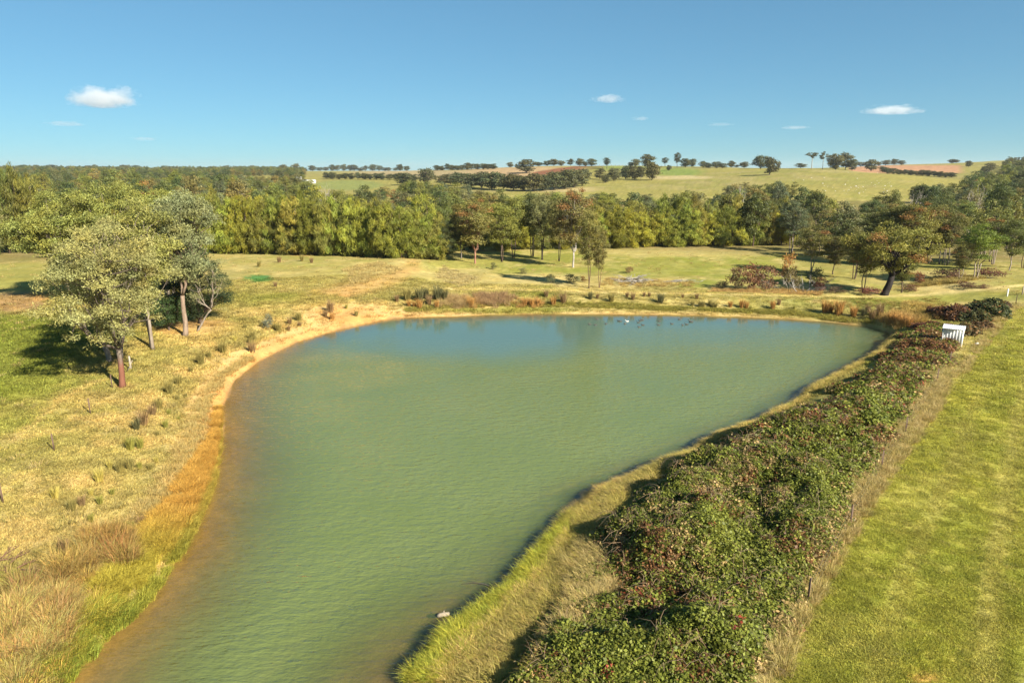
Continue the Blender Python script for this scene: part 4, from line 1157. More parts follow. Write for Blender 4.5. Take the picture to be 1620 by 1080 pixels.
green = np.array([.105, .145, .024]); green2 = np.array([.200, .220, .038]); rust = np.array([.175, .092, .040]); tan = np.array([.33, .25, .11]); redc = np.array([.22, .05, .03])
tint = green + (green2 - green) * (l2[:, None] * .5 + .5 * rngB.rand(len(q), 1))
m = (rv < red * .8)[:, None]; tint = np.where(m, rust * (.7 + .6 * rngB.rand(len(q), 1)), tint)
m = (rngB.rand(len(q)) < np.maximum(tanm * .5, edge * .45))[:, None]; tint = np.where(m, tan * (.7 + .5 * rngB.rand(len(q), 1)), tint)
m = (rngB.rand(len(q)) < .006)[:, None]; tint = np.where(m, redc, tint)
rot = np.stack([(rngB.rand(len(q)) - .5) * .9, (rngB.rand(len(q)) - .5) * .9, rngB.rand(len(q)) * 6.28], 1)
sc = (.55 + 1.0 * rngB.rand(len(q)) ** 1.5)[:, None] * np.ones((1, 3)) * np.clip(rq[:len(q)][:, None] * 0 + np.hypot(q[:, 0], q[:, 1])[:, None] / 42, .9, 1.5)
bt = scatter('bramble_thicket', P, rot, sc, tint, SPR)
tag(bt, kind='stuff', label='leafy blackberry thicket along the right bank of the pond, green near, rust red by the shed')
bt['category'] = 'bramble'

def canes(seed):
    rng = np.random.RandomState(seed); mb = MB()
    for k in range(7):
        a = rng.rand() * 6.28; L = .7 + .9 * rng.rand(); c_, s_ = math.cos(a), math.sin(a); h_ = .25 + .35 * rng.rand()
        ox, oy = rng.randn(2) * .2
        mb.tube([(ox, oy, -.2), (ox + c_ * L * .3, oy + s_ * L * .3, h_), (ox + c_ * L * .65, oy + s_ * L * .65, h_ * .9), (ox + c_ * L, oy + s_ * L, .02)], [.010, .009, .008, .005], 4, cap=False)
    me = mb.mesh('bramble_cane', M_leaf_p); at = me.attributes.new('rnd', 'FLOAT', 'POINT'); at.data.foreach_set('value', rng.rand(len(me.vertices)).astype(np.float32))
    return me
CN3 = [proto(canes(230 + k)) for k in range(3)]
qc = sample_poly(Bw, 240, rngB); hc, dc, _, _ = bram_h(qc[:, 0], qc[:, 1]); kc = hc > .3; qc, hc = qc[kc], hc[kc]
o = scatter('bramble_canes', np.stack([qc[:, 0], qc[:, 1], height(qc[:, 0], qc[:, 1]) + hc * .97], 1), np.stack([(rngB.rand(len(qc)) - .5) * .4, (rngB.rand(len(qc)) - .5) * .4, rngB.rand(len(qc)) * 6.28], 1), np.ones((len(qc), 3)),
            np.array((.28, .21, .14)) * (.5 + .9 * rngB.rand(len(qc), 1)), CN3)
tag(o, kind='stuff', label='arching brown and pale canes over the top of the bramble thicket'); o['category'] = 'bramble'
# single mounds of bramble at the far end of the bank
def mound_mesh(seed, n=1500, rust_k=.3):
    rng = np.random.RandomState(seed)
    d = unit(rng.randn(n, 3)); d[:, 2] = np.abs(d[:, 2])
    lob = .78 + .35 * _perm[(np.floor(d[:, 0] * 3 + seed).astype(int)) & 255, (np.floor(d[:, 1] * 3 + d[:, 2] * 2).astype(int)) & 255]
    c = d * (lob * rng.rand(n) ** .22)[:, None]
    nrm = unit(d + rng.randn(n, 3) * .8)
    k = .6 + .8 * rng.rand(n)
    V, F = leaf_quads(c, nrm, .13 * k, .075 * k, rng, .1)
    return mk_mesh('foliage', V, F, M_leaf, False, {'rnd': np.repeat(rng.rand(n), 4), 'warm': np.repeat(rng.rand(n), 4)})
MND = [mound_mesh(300 + k, 3800) for k in range(3)]
def stems_mesh(seed):
    rng = np.random.RandomState(seed); mb = MB()
    for k in range(26):
        a = rng.rand() * 6.28; r_ = .2 + .7 * rng.rand()
        mb.tube([(math.cos(a) * r_ * .3, math.sin(a) * r_ * .3, -.1), (math.cos(a) * r_ * .7, math.sin(a) * r_ * .7, .5 + .4 * rng.rand()), (math.cos(a) * r_, math.sin(a) * r_, .2 + .5 * rng.rand())], [.012, .01, .006], 4, cap=False)
    return mb.mesh('stem', M_stem)
STM = stems_mesh(7)
for i, (px_, py_, wp, hp, c, wm_, lab) in enumerate([
    (1562, 497, 72, 34, (.060, .078, .026), .06, 'large dark green domed bramble at the far end of the right bank'),
    (1540, 507, 56, 26, (.080, .090, .030), .12, 'green bramble mound before the large dark dome'),
    (1508, 502, 60, 30, (.100, .055, .034), .3, 'rust and green bramble mound left of the large dark dome'),
    (1528, 528, 46, 26, (.095, .085, .034), .3, 'mixed green and rust bramble right behind the white shed'),
    (1552, 520, 36, 20, (.125, .085, .040), .2, 'tan and rust bramble on the paddock side behind the white shed'),
    (1478, 498, 34, 20, (.140, .080, .045), .2, 'thin brownish bramble at the left end of the far mounds'),
    (1586, 490, 26, 20, (.150, .115, .06), .1, 'small dry bramble on the right end of the far mounds'),
    (1470, 520, 60, 16, (.115, .050, .032), .3, 'low rust red bramble by the pond corner below the mounds'),
    ]):
    x, y, z = px2w(px_, py_)
    sc_ = view_dist(x, y, z) / FPX
    e = empty('bramble_bush', (x, y, z - .1), rngT.rand() * 6.28, (wp * sc_ / 2, wp * sc_ / 2, hp * sc_ * .78))
    tag(e, lab, 'bramble')
    obj('foliage', MND[i % 3], e, color=(*c, wm_)); obj('stem', STM, e)
# ------------------------------------------------------------------ grass
rngG = np.random.RandomState(77)
def patches(name, n, h, spread, lean, wd, count, seed, **k):
    return [proto(blades_mesh(name, n, h, spread, lean, wd, M_blade, np.random.RandomState(seed + i), **k)) for i in range(count)]
G_short = patches('short_grass', 46, .13, .38, 1.2, .022, 3, 400)
G_long = patches('long_grass', 70, .62, .36, .9, .020, 3, 410, hv=.35)
G_dry = patches('dry_grass', 46, .32, .36, 1.0, .020, 3, 420)
G_reed = patches('reed', 90, .85, .40, .8, .016, 3, 430, hv=.5)

def cover(name, label, P2, protos, tint, scl, zoff=0.0, cat='grass'):
    z = height(P2[:, 0], P2[:, 1]) + zoff
    n = len(P2)
    rot = np.stack([(rngG.rand(n) - .5) * .15, (rngG.rand(n) - .5) * .15, rngG.rand(n) * 6.28], 1)
    o = scatter(name, np.stack([P2[:, 0], P2[:, 1], z], 1), rot, scl, tint, protos)
    tag(o, kind='stuff', label=label); o['category'] = cat
    return o
def mixc(cols, k):
    """k: n x len(cols) weights"""
    k = k / k.sum(1, keepdims=True)
    return k @ np.array(cols)
# short grass: everywhere near, thinning with distance
def field_pts(n, rmin, rmax, a0, a1):
    a = np.radians(a0 + (a1 - a0) * rngG.rand(n)); r = rmin * (rmax / rmin) ** rngG.rand(n)
    return np.stack([r * np.sin(a), r * np.cos(a)], 1), r
P, r = field_pts(110000, 18, 120, -41, 41)
px_, py_ = to_px(P[:, 0], P[:, 1], 0 * r + 1.8)
d = sdist(P[:, 0], P[:, 1])
bd = -sdist(P[:, 0], P[:, 1], Bw, BwB)
ok = (d > .5) & (bd < .2) & (px_ > -60) & (px_ < 1680) & (py_ < 1200)
P, r, d = P[ok], r[ok], d[ok]
zz = height(P[:, 0], P[:, 1])
gc = ground_color(P[:, 0], P[:, 1], zz)
nn = len(P)
rgb_ = gc * (.62 + .95 * rngG.rand(nn, 1) ** 1.2) * np.array([1.0, 1.05, .9])
lum_ = gc @ np.array([.4, .5, .1])
sand = (gc[:, 0] > gc[:, 1] * 1.35)
keep = ~sand | (rngG.rand(nn) < .2)
P, r, rgb_ = P[keep], r[keep], rgb_[keep]
hh = np.where(P[:, 0] > 8, .75, 1.0) * (.7 + .6 * rngG.rand(len(P))) * np.clip(r / 45, .9, 1.8)
cover('short_grass', 'short tufted pasture grass on the paddocks and banks', P, G_short, rgb_, np.stack([hh, hh, hh * .9], 1))

# darker weeds in the mown paddock
Q = sample_poly(wpoly([(1250, 1120), (1300, 960), (1370, 820), (1450, 690), (1520, 570), (1640, 500), (1700, 700), (1700, 1120)]), 1500, rngG)
Q = Q[fbm(Q[:, 0], Q[:, 1], 2.2, 2, 131.) > .46]
s_ = .35 + .5 * rngG.rand(len(Q)) ** 2
cover('paddock_weeds', 'small darker green weeds dotted over the mown right paddock', Q, G_short, mixc([(.11, .16, .03), (.17, .20, .035), (.36, .30, .11)], rngG.rand(len(Q), 3) ** 2 + .01), np.stack([s_, s_, s_ * 1.4], 1))
# dry scattered tussocks of taller grass in the paddocks
P, r = field_pts(5200, 30, 175, -41, 41)
px_, py_ = to_px(P[:, 0], P[:, 1], 0 * r + 1.5)
d = sdist(P[:, 0], P[:, 1]); bd = -sdist(P[:, 0], P[:, 1], Bw, BwB)
nz = fbm(P[:, 0], P[:, 1], 6, 3, 51.)
pad = (px_ > 1200) & (P[:, 1] < 76)
ok = (d > 1.0) & (bd < 0) & (px_ > -50) & (px_ < 1670) & (nz > .5) & ~pad
P = P[ok]; n = len(P)
s_ = .6 + .7 * rngG.rand(n)
tn = mixc([(.36, .29, .12), (.22, .21, .055), (.42, .34, .16)], rngG.rand(n, 3) ** 2 + .01)
cover('dry_grass', 'taller dry grass tufts spread over the paddocks', P, G_dry, tn, np.stack([s_, s_, s_], 1))

# belts along the shore: walk the water line and lay grass at a chosen offset
def belt(p0, p1, off0, off1, n, w0=None):
    """n points between shoreline vertices given in photograph pixels"""
    pts = np.array([flat(a, b) for a, b in shore_px])
    seg = pts[p0:p1 + 1]
    L = np.r_[0, np.cumsum(np.linalg.norm(np.diff(seg, axis=0), axis=1))]
    t = rngG.rand(n) * L[-1]
    base = np.stack([np.interp(t, L, seg[:, 0]), np.interp(t, L, seg[:, 1])], 1)
    dd = np.stack([np.interp(t + .2, L, seg[:, 0]), np.interp(t + .2, L, seg[:, 1])], 1) - np.stack([np.interp(t - .2, L, seg[:, 0]), np.interp(t - .2, L, seg[:, 1])], 1)
    nrm = unit(np.stack([-dd[:, 1], dd[:, 0]], 1))
    o = np.interp(t / L[-1], np.linspace(0, 1, len(off0)), off0), np.interp(t / L[-1], np.linspace(0, 1, len(off1)), off1)
    k = rngG.rand(n)
    off = o[0] + (o[1] - o[0]) * k
    P_ = base + nrm * off[:, None]
    return P_, t / L[-1], k
# left: order in shore_px runs from the bottom of the picture upwards, land is on the left of travel
P, t, k = belt(0, 7, [.0, .0, .0, .0, .2, .3], [2.4, 2.3, 2.0, 1.5, .6, .3], 7600)
px_, py_ = to_px(P[:, 0], P[:, 1], 0 * t + .5)
dd = sdist(P[:, 0], P[:, 1]); ok = (dd > -.05) & (fbm(P[:, 0], P[:, 1], .75, 2, 121.) > .36); P, t, k, py_ = P[ok], t[ok], k[ok], py_[ok]
yel = np.array([.42, .37, .06]); ora = np.array([.50, .31, .07]); grn = np.array([.22, .28, .045]); oc = np.array([.42, .29, .07])
wO = np.clip(sstep(py_, 900, 800), 0, 1)[:, None]
tn = (yel * (1 - wO) + ora * wO)
tn = tn * (1 - (k < .22)[:, None] * .5) + grn * ((k < .22)[:, None] * .5)
tn = np.where((rngG.rand(len(P)) < sstep(py_, 940, 1000) * .45)[:, None], grn, tn)
tn = tn * (.75 + .5 * rngG.rand(len(P), 1))
s_ = (.5 + .5 * rngG.rand(len(P))) * (.7 + .3 * sstep(py_, 700, 850)) * (.6 + .8 * fbm(P[:, 0], P[:, 1], 1.2, 2, 95.))
cover('shore_grass', 'long grass along the left water line, orange above and yellow green towards the camera', P, G_long, tn, np.stack([s_ * .9, s_ * .9, s_], 1))
# brown reeds standing behind it
for (poly_, n_, lab, cc) in (
    ([(75, 935), (100, 895), (135, 862), (175, 850), (212, 855), (218, 875), (198, 905), (160, 945), (135, 965), (95, 975)], 620, 'big clump of brown feathery reeds behind the orange shore grass', (.37, .26, .085)),
    ([(0, 975), (40, 960), (80, 940), (120, 960), (118, 1000), (60, 1060), (0, 1100)], 620, 'straw brown reed bed in the lower left corner', (.38, .29, .11)),
    ([(5, 950), (30, 930), (48, 938), (38, 962), (12, 970)], 70, 'small brown reed clump left of the big reed clump', (.31, .22, .08)),
    ([(-40, 1020), (60, 1010), (130, 985), (170, 965), (150, 1000), (90, 1080), (-20, 1180)], 260, 'yellow grass among the reeds in the lower left corner', (.40, .34, .09))):
    Q = sample_poly(wpoly([(a, b) for a, b in poly_]), n_, rngG)
    Q = Q[fbm(Q[:, 0], Q[:, 1], 1.0, 2, 123.) > .44]
    tn = np.array(cc) * (.6 + .8 * rngG.rand(len(Q), 1)) * (1 + .12 * rngG.randn(len(Q), 3)) * (.7 + .6 * fbm(Q[:, 0], Q[:, 1], 1.4, 2, 124.))[:, None]
    s_ = (.45 + .6 * rngG.rand(len(Q))) * (.55 + .9 * fbm(Q[:, 0], Q[:, 1], .8, 2, 81.))
    cover('reeds', lab, Q, G_reed if 'yellow' not in lab else G_long, np.abs(tn), np.stack([s_, s_, s_], 1), cat='reeds')
# dry fringe on the left slope just above the belt
P, t, k = belt(0, 9, [1.8, 1.5, 1.0, .6], [4.0, 3.4, 2.2, 1.2], 1000)
tn = mixc([(.48, .39, .17), (.36, .31, .11), (.42, .31, .12)], rngG.rand(len(P), 3) ** 2 + .01)
s_ = .5 + .6 * rngG.rand(len(P))
cover('dry_shore_grass', 'thin straw coloured grass on the left bank above the orange belt', P, G_dry, tn, np.stack([s_, s_, s_], 1))
# right shore: vertices 26.. to the end run from the far corner towards the camera
P, t, k = belt(28, 38, [.0] * 3, [.6, .8, 1.2, 1.3, 1.7, 2.0], 8000)
px_, py_ = to_px(P[:, 0], P[:, 1], 0 * t + .5)
bd = -sdist(P[:, 0], P[:, 1], Bw, BwB); ok = (bd < 1.2) & (fbm(P[:, 0], P[:, 1], .75, 2, 122.) > .34); P, t, k, py_, px_ = P[ok], t[ok], k[ok], py_[ok], px_[ok]
tanc = np.array([.50, .38, .14]); yg = np.array([.42, .41, .06]); yg2 = np.array([.27, .32, .045])
wT = np.clip(sstep(py_, 850, 790) + sstep(fbm(P[:, 0], P[:, 1], 1.6, 2, 61.), .62, .7) * .0, 0, 1)[:, None]
tn = yg * (1 - wT) + tanc * wT
tn = np.where((rngG.rand(len(P)) < (.35 * (1 - wT[:, 0])))[:, None], yg2, tn)
tn = np.where(((k > .72) & (rngG.rand(len(P)) < .5))[:, None], tanc, tn) * (.75 + .5 * rngG.rand(len(P), 1))
s_ = (.38 + .42 * rngG.rand(len(P))) * (.8 + .2 * sstep(py_, 700, 850)) * (.6 + .8 * fbm(P[:, 0], P[:, 1], 1.2, 2, 95.))
cover('shore_grass', 'long yellow green grass between the right water line and the brambles', P, G_long, tn, np.stack([s_, s_, s_], 1))
P, t, k = belt(30, 38, [.8, 1.2, 1.9], [2.0, 3.2, 4.4], 3000)
tn = mixc([(.46, .36, .16), (.34, .25, .10), (.42, .40, .07), (.26, .26, .06)], rngG.rand(len(P), 4) ** 2 + .01)
s_ = (.35 + .6 * rngG.rand(len(P)))
cover('dry_shore_grass', 'straw and olive weeds between the yellow green shore grass and the brambles', P, G_long, tn, np.stack([s_, s_, s_ * .8], 1))
P, t, k = belt(23, 30, [.0, .0], [1.3, 1.1], 3000)
tn = mixc([(.50, .38, .14), (.42, .34, .12), (.30, .30, .06)], rngG.rand(len(P), 3) ** 2 + .01); s_ = .35 + .4 * rngG.rand(len(P))
cover('dry_shore_grass', 'sunlit tan grass fringe between the brambles and the water beyond the bend', P, G_long, tn, np.stack([s_, s_, s_], 1))
# tan grass and dead stalks between brambles and paddock, and in gaps of the thicket
Q = sample_poly(wpoly([(830, 1140), (870, 1010), (905, 960), (900, 900), (930, 860), (965, 880), (975, 930), (945, 985), (905, 1020), (880, 1140)]), 1500, rngG)
Q2 = sample_poly(wpoly([(1195, 1130), (1235, 1000), (1290, 905), (1345, 800), (1385, 725), (1432, 660), (1478, 600), (1498, 590), (1500, 625), (1455, 690), (1405, 760), (1350, 850), (1305, 930), (1262, 1010), (1232, 1130)]), 1000, rngG)
Q3 = sample_poly(wpoly([(1395, 592), (1440, 572), (1500, 572), (1512, 590), (1478, 622), (1450, 640), (1420, 610)]), 420, rngG)
Q4 = sample_poly(wpoly([(1330, 735), (1375, 720), (1400, 740), (1372, 800), (1335, 800)]), 150, rngG)
Q5 = sample_poly(wpoly([(1505, 600), (1560, 520), (1600, 480), (1612, 488), (1575, 530), (1530, 590)]), 260, rngG)
Q = np.concatenate([Q, Q2, Q3, Q4, Q5])
tn = mixc([(.50, .41, .20), (.42, .32, .14), (.32, .30, .08)], rngG.rand(len(Q), 3) ** 2 + .01)
s_ = .3 + .55 * rngG.rand(len(Q))
z0_, dB, _, _ = bram_h(Q[:, 0], Q[:, 1])
zq = height(Q[:, 0], Q[:, 1]) + np.maximum(z0_, 0) * .45
rot = np.stack([(rngG.rand(len(Q)) - .5) * .2, (rngG.rand(len(Q)) - .5) * .2, rngG.rand(len(Q)) * 6.28], 1)
o = scatter('straw_grass', np.stack([Q[:, 0], Q[:, 1], zq], 1), rot, np.stack([s_, s_, s_], 1), tn, G_long); tag(o, kind='stuff', label='straw coloured dead grass along the fence side of the brambles'); o['category'] = 'grass'
# bare twigs sticking out of the thicket
Q = sample_poly(Bw, 1500, rngG); hq, dq, _, _ = bram_h(Q[:, 0], Q[:, 1])
kk = fbm(Q[:, 0], Q[:, 1], 3, 2, 71.) > .52; Q, hq = Q[kk], hq[kk]
rot = (rngG.rand(len(Q), 3) - .5) * (1.2, 1.2, 6.28)
o = scatter('bramble_twigs', np.stack([Q[:, 0], Q[:, 1], height(Q[:, 0], Q[:, 1]) + hq * 1.0], 1), rot, np.ones((len(Q), 3)) * 1.1, np.array((.26, .20, .13)) * (.6 + .8 * rngG.rand(len(Q), 1)), SPRd)
tag(o, kind='stuff', label='pale bare bramble canes poking out of the thicket'); o['category'] = 'bramble'
# far bank cover
far = []
for poly_, n_, cc, pr_, sc_ in (
    ([(640, 494), (700, 488), (800, 484), (900, 486), (1000, 490), (1100, 492), (1250, 498), (1380, 512), (1380, 506), (1250, 490), (1000, 480), (800, 478), (640, 488)], 1500, (.27, .26, .06), G_dry, .9),
    ([(700, 487), (735, 489), (740, 470), (702, 468)], 120, (.36, .27, .13), G_reed, .75), ([(738, 487), (756, 486), (756, 474), (740, 474)], 50, (.40, .26, .09), G_reed, .7),
    ([(756, 484), (806, 483), (806, 466), (756, 468)], 170, (.32, .22, .12), G_reed, .75), ([(820, 486), (858, 486), (858, 476), (822, 474)], 70, (.40, .25, .09), G_reed, .7),
    ([(1404, 507), (1418, 512), (1444, 516), (1447, 508), (1420, 502), (1405, 499)], 130, (.38, .26, .09), G_reed, .95),
    ([(1425, 500), (1465, 512), (1490, 505), (1470, 482), (1430, 480)], 240, (.36, .27, .08), G_long, .9), ([(1330, 480), (1480, 470), (1500, 478), (1480, 500), (1440, 495), (1340, 490)], 260, (.27, .23, .07), G_long, .6),
    ([(1120, 463), (1300, 467), (1300, 462), (1130, 457)], 260, (.38, .26, .10), G_long, .8), ([(950, 452), (1100, 455), (1100, 446), (960, 440)], 220, (.33, .25, .09), G_dry, 1.2),
    ([(560, 455), (640, 430), (600, 415), (540, 425)], 300, (.38, .31, .13), G_dry, 1.3), ([(690, 440), (730, 455), (760, 440), (700, 420)], 200, (.36, .31, .15), G_dry, 1.3),
    ([(1430, 455), (1520, 448), (1560, 440), (1480, 440)], 300, (.33, .27, .09), G_long, .9)):
    Q = sample_poly(wpoly(poly_), n_, rngG)
    if pr_ is G_reed: Q = Q[rngG.rand(len(Q)) < .8]; Q = Q + rngG.randn(*Q.shape) * (.7, .35)
    far.append((Q, np.array(cc) * (.7 + .6 * rngG.rand(len(Q), 1)), sc_ * (.7 + .6 * rngG.rand(len(Q))), pr_))
for pr_, nm, lab in ((G_dry, 'bank_grass', 'dry tufted grass on the dam wall and the ground behind it'), (G_reed, 'reeds', 'rust brown reed beds at the foot of the dam wall'), (G_long, 'bank_grass', 'long dry grass at the right end of the dam wall')):
    f = [q for q in far if q[3] is pr_]
    Q = np.concatenate([q[0] for q in f]); tn = np.concatenate([q[1] for q in f]); s_ = np.concatenate([q[2] for q in f])
    cover(nm, lab, Q, pr_, tn, np.stack([s_, s_, s_], 1), cat='reeds' if pr_ is G_reed else 'grass')

# ------------------------------------------------------------------ rush tussocks, one by one
def tus(seed, n, h, sp, lean):
    rng = np.random.RandomState(seed)
    me = blades_mesh('rush', n, h, sp, lean, .028, M_blade_o, rng, hv=.35)
    return me
TUS = [tus(500 + k, 190, .78, .22, .6) for k in range(4)]
def tussock(px_, py_, s, c, lab, grp, hs=1.0):
    x, y, z = px2w(px_, py_)
    sc = view_dist(x, y, z) / FPX
    o = obj('rush_tussock', TUS[int(px_ * 7 + py_) % 4], None, (x, y, z - .02), px_ % 6.28, (s * sc * 1.15, s * sc * 1.15, s * sc * 1.75 * hs), (*c, 1))
    tag(o, lab, 'rushes', grp)
OG = (.22, .195, .065); GG = (.25, .25, .06); BR = (.23, .16, .08); RU = (.38, .22, .07); DK = (.12, .12, .055); YL = (.42, .37, .10)
G1 = 'rush tussocks on the left bank'
LT = [(353, 558, 15, OG), (331, 566, 9, OG), (318, 576, 16, OG), (303, 589, 9, OG), (283, 609, 14, OG), (268, 622, 16, OG), (294, 628, 6, OG), (281, 633, 7, OG), (252, 646, 15, OG), (242, 656, 14, BR), (228, 672, 20, BR), (216, 680, 15, DK),
      (262, 677, 11, GG), (267, 655, 7, GG), (283, 664, 5, GG), (249, 689, 7, OG), (207, 711, 17, GG), (222, 709, 15, GG), (190, 746, 16, OG), (206, 742, 15, OG), (221, 741, 10, GG), (238, 744, 10, OG), (247, 731, 8, YL), (174, 741, 11, YL), (158, 762, 18, YL),
      (178, 782, 9, GG), (145, 783, 9, YL), (159, 797, 12, GG), (130, 800, 14, BR), (115, 808, 17, OG), (145, 825, 11, GG), (209, 833, 8, GG), (223, 831, 13, BR), (200, 834, 9, GG), (103, 874, 20, BR), (60, 882, 14, OG), (88, 788, 16, YL), (20, 945, 16, BR), (55, 918, 20, BR)]
def where_l(px_, py_):
    if py_ < 600: return 'beside the pond edge right of the gum clump'
    if py_ < 665: return 'on the slope below the rust trunked gum'
    if py_ < 720: return 'on the bank level with the second fence post'
    if py_ < 775: return 'half way down the left bank'
    if py_ < 850: return 'above the orange shore grass'
    return 'by the brown reeds near the lower left corner'
CN = {OG: 'olive', GG: 'green', BR: 'brown', RU: 'rust brown', DK: 'dark', YL: 'yellow straw'}
for (a, b, s, c) in LT:
    tussock(a, b, s, c, f"{'big' if s > 14 else ('small' if s < 10 else 'middling')} {CN[c]} rush tussock {where_l(a, b)}", G1)
UT = [(433, 520, 8, OG), (473, 508, 12, OG), (515, 501, 9, BR), (523, 494, 15, BR), (526, 506, 10, RU), (548, 488, 6, GG), (400, 538, 13, OG), (395, 543, 8, OG), (399, 557, 14, BR), (457, 523, 7, BR), (474, 516, 6, BR), (441, 524, 11, OG), (458, 513, 9, BR),
      (442, 415, 8, BR), (478, 413, 8, OG), (493, 416, 7, BR), (436, 454, 7, BR), (410, 422, 8, OG), (388, 520, 7, OG), (372, 540, 8, YL), (628, 477, 9, BR), (644, 475, 15, OG), (564, 500, 8, OG)]
for (a, b, s, c) in UT:
    wz = 'in the upper left paddock' if b < 460 else ('at the left foot of the dam wall' if a > 600 else ('on the bare orange shore' if a > 500 else 'on the slope between gum clump and orange shore'))
    tussock(a, b, s, c, f"{'big' if s > 12 else 'small'} {CN[c]} rush tussock {wz}", 'rush tussocks beyond the gum clump')
FT = [(664, 476, 17, DK), (674, 472, 14, DK), (693, 474, 19, DK), (703, 474, 14, DK), (647, 485, 9, RU), (655, 486, 8, RU), (664, 488, 12, RU), (679, 482, 12, BR), (691, 487, 10, RU), (745, 486, 12, RU), (830, 484, 10, RU), (841, 485, 11, RU), (852, 484, 10, RU), (875, 483, 12, RU), (891, 480, 14, BR), (864, 470, 9, BR),
      (934, 473, 10, DK), (945, 472, 6, BR), (967, 478, 12, OG), (917, 482, 6, GG), (992, 470, 7, BR), (1001, 474, 9, BR), (1019, 469, 6, BR), (1027, 469, 6, BR), (1045, 479, 13, DK), (1080, 471, 5, BR), (1102, 473, 7, BR),
      (1095, 484, 7, OG), (1108, 486, 9, OG), (1112, 486, 8, OG), (1123, 483, 8, OG), (1127, 487, 8, OG), (1132, 487, 7, OG), (1155, 486, 8, RU), (1173, 487, 11, RU), (1181, 488, 9, RU), (1187, 489, 5, GG), (1222, 489, 11, RU), (1232, 482, 8, BR), (1256, 489, 5, GG),
      (1305, 495, 16, RU), (1314, 494, 12, RU), (1326, 498, 19, RU), (1350, 501, 14, RU), (1366, 499, 10, DK), (1379, 505, 14, BR), (1391, 499, 15, BR), (1372, 494, 10, BR), (1410, 512, 15, RU), (1419, 514, 15, RU), (1428, 516, 15, RU), (1438, 517, 14, RU)]
def where_f(a):
    for lim, t_ in ((720, 'at the left end of the dam wall foot'), (860, 'beside the brown reed beds of the dam wall'), (960, 'below the slender dark stemmed gum'), (1060, 'on the dam wall above the ducks'), (1200, 'on the dam wall below the fallen branches'), (1300, 'on the dam wall right of the fallen branches'), (1400, 'below the black trunked gum'), (1500, 'in the dark rush hedge at the pond corner')):
        if a < lim: return t_
for (a, b, s, c) in FT:
    tussock(a, b, s, c, f"{'big' if s > 12 else ('small' if s < 9 else 'middling')} {CN[c]} rush tussock {where_f(a)}", 'rush tussocks on the dam wall')

# ------------------------------------------------------------------ fences
M_post = simple('rusty_steel', (.12, .075, .05), .7, .3, 20, .5)
M_postw = simple('weathered_timber', (.30, .25, .19), .9, .1, 6, .4)
M_white = simple('white_paint', (.78, .77, .72), .5, .4, 3, .06)
M_wire = simple('wire', (.22, .21, .20), .5, .5, 3, .1, .6)
def picket_mesh(h, w=.036):
    mb = MB()
    # star picket: a three-winged steel post
    for k in range(3):
        a = k * 2.094
        mb.box((math.cos(a) * w * .5, math.sin(a) * w * .5, h / 2 - .15), (w, .012, h + .3), a)
    return mb.mesh('post', M_post)
PK = picket_mesh(1.25)
def wood_post(h, r_):
    mb = MB(); mb.tube([(0, 0, -.4), (0, 0, h * .5), (.01, 0, h)], [r_ * 1.05, r_, r_ * .95], 8); return mb.mesh('post', M_postw)
WP = wood_post(1.3, .09)
def fence(name, label, posts, wires=3):
    """posts: (px, py, kind); wires run from post to post"""
    pts = [px2w(a, b) for a, b, k in posts]
    e = empty(name, pts[0]); tag(e, label, 'fence')
    o0 = Vector(pts[0])
    for (a, b, k), p in zip(posts, pts):
        obj('post', PK if k == 's' else WP, e, Vector(p) - o0, rngT.rand() * 6, (1.35 if k == 's' else 1, 1.35 if k == 's' else 1, 1))
    for wv in range(wires):
        mb = MB()
        hgt = .35 + .38 * wv
        for p, q_ in zip(pts[:-1], pts[1:]):
            n_ = 6
            L = [tuple(Vector(p).lerp(Vector(q_), t / (n_ - 1)) - o0 + Vector((0, 0, hgt - .06 * math.sin(t / (n_ - 1) * math.pi)))) for t in range(n_)]
            mb.tube(L, .003, 3, cap=False)
        obj('wire', mb.mesh('wire', M_wire), e)
    return e
fence('wire_fence', 'wire fence with thin rusty posts crossing the left paddock below the gums', [(5, 795, 's'), (86, 713, 's'), (143, 654, 's'), (178, 614, 's'), (207, 584, 'w')])
fence('wire_fence', 'wire fence with thin dark posts between the brambles and the right paddock', [(1278, 955, 's'), (1345, 833, 's'), (1394, 742, 's'), (1432, 686, 's'), (1482, 605, 's'), (1502, 576, 's')])
fence('wire_fence', 'wire fence with thin posts at the far end of the right bank', [(1584, 500, 's'), (1607, 480, 's'), (1632, 463, 's')])
x, y, z = px2w(1593, 469)
tag(obj('fence_post', wood_post(1.15, .10), None, (x, y, z)), 'single pale post in the grass beyond the far bramble dome', 'post').data.materials[0] = M_white
x, y, z = px2w(1617, 466)
tag(obj('fence_post', WP, None, (x, y, z)), 'single grey post at the right edge above the paddock', 'post')
# brace at the end post beside the gum
x, y, z = px2w(201, 588)
mb = MB(); mb.tube([(0, 0, -.05), (.6, .1, 1.1)], [.035, .03], 6)
tag(obj('fence_brace', mb.mesh('fence_brace', M_postw), None, (x, y, z)), 'slanting timber brace beside the rust trunked gum', 'brace')
# fence on the ridge
e = None; rp = [px2w(936 + 6.2 * k, 263.0) for k in range(12)]
e = empty('ridge_fence', rp[0]); tag(e, 'row of short posts along the ridge above the far hill trees', 'fence')
RPm = wood_post(2.0, .22)
for p in rp: obj('post', RPm, e, Vector(p) - Vector(rp[0]))

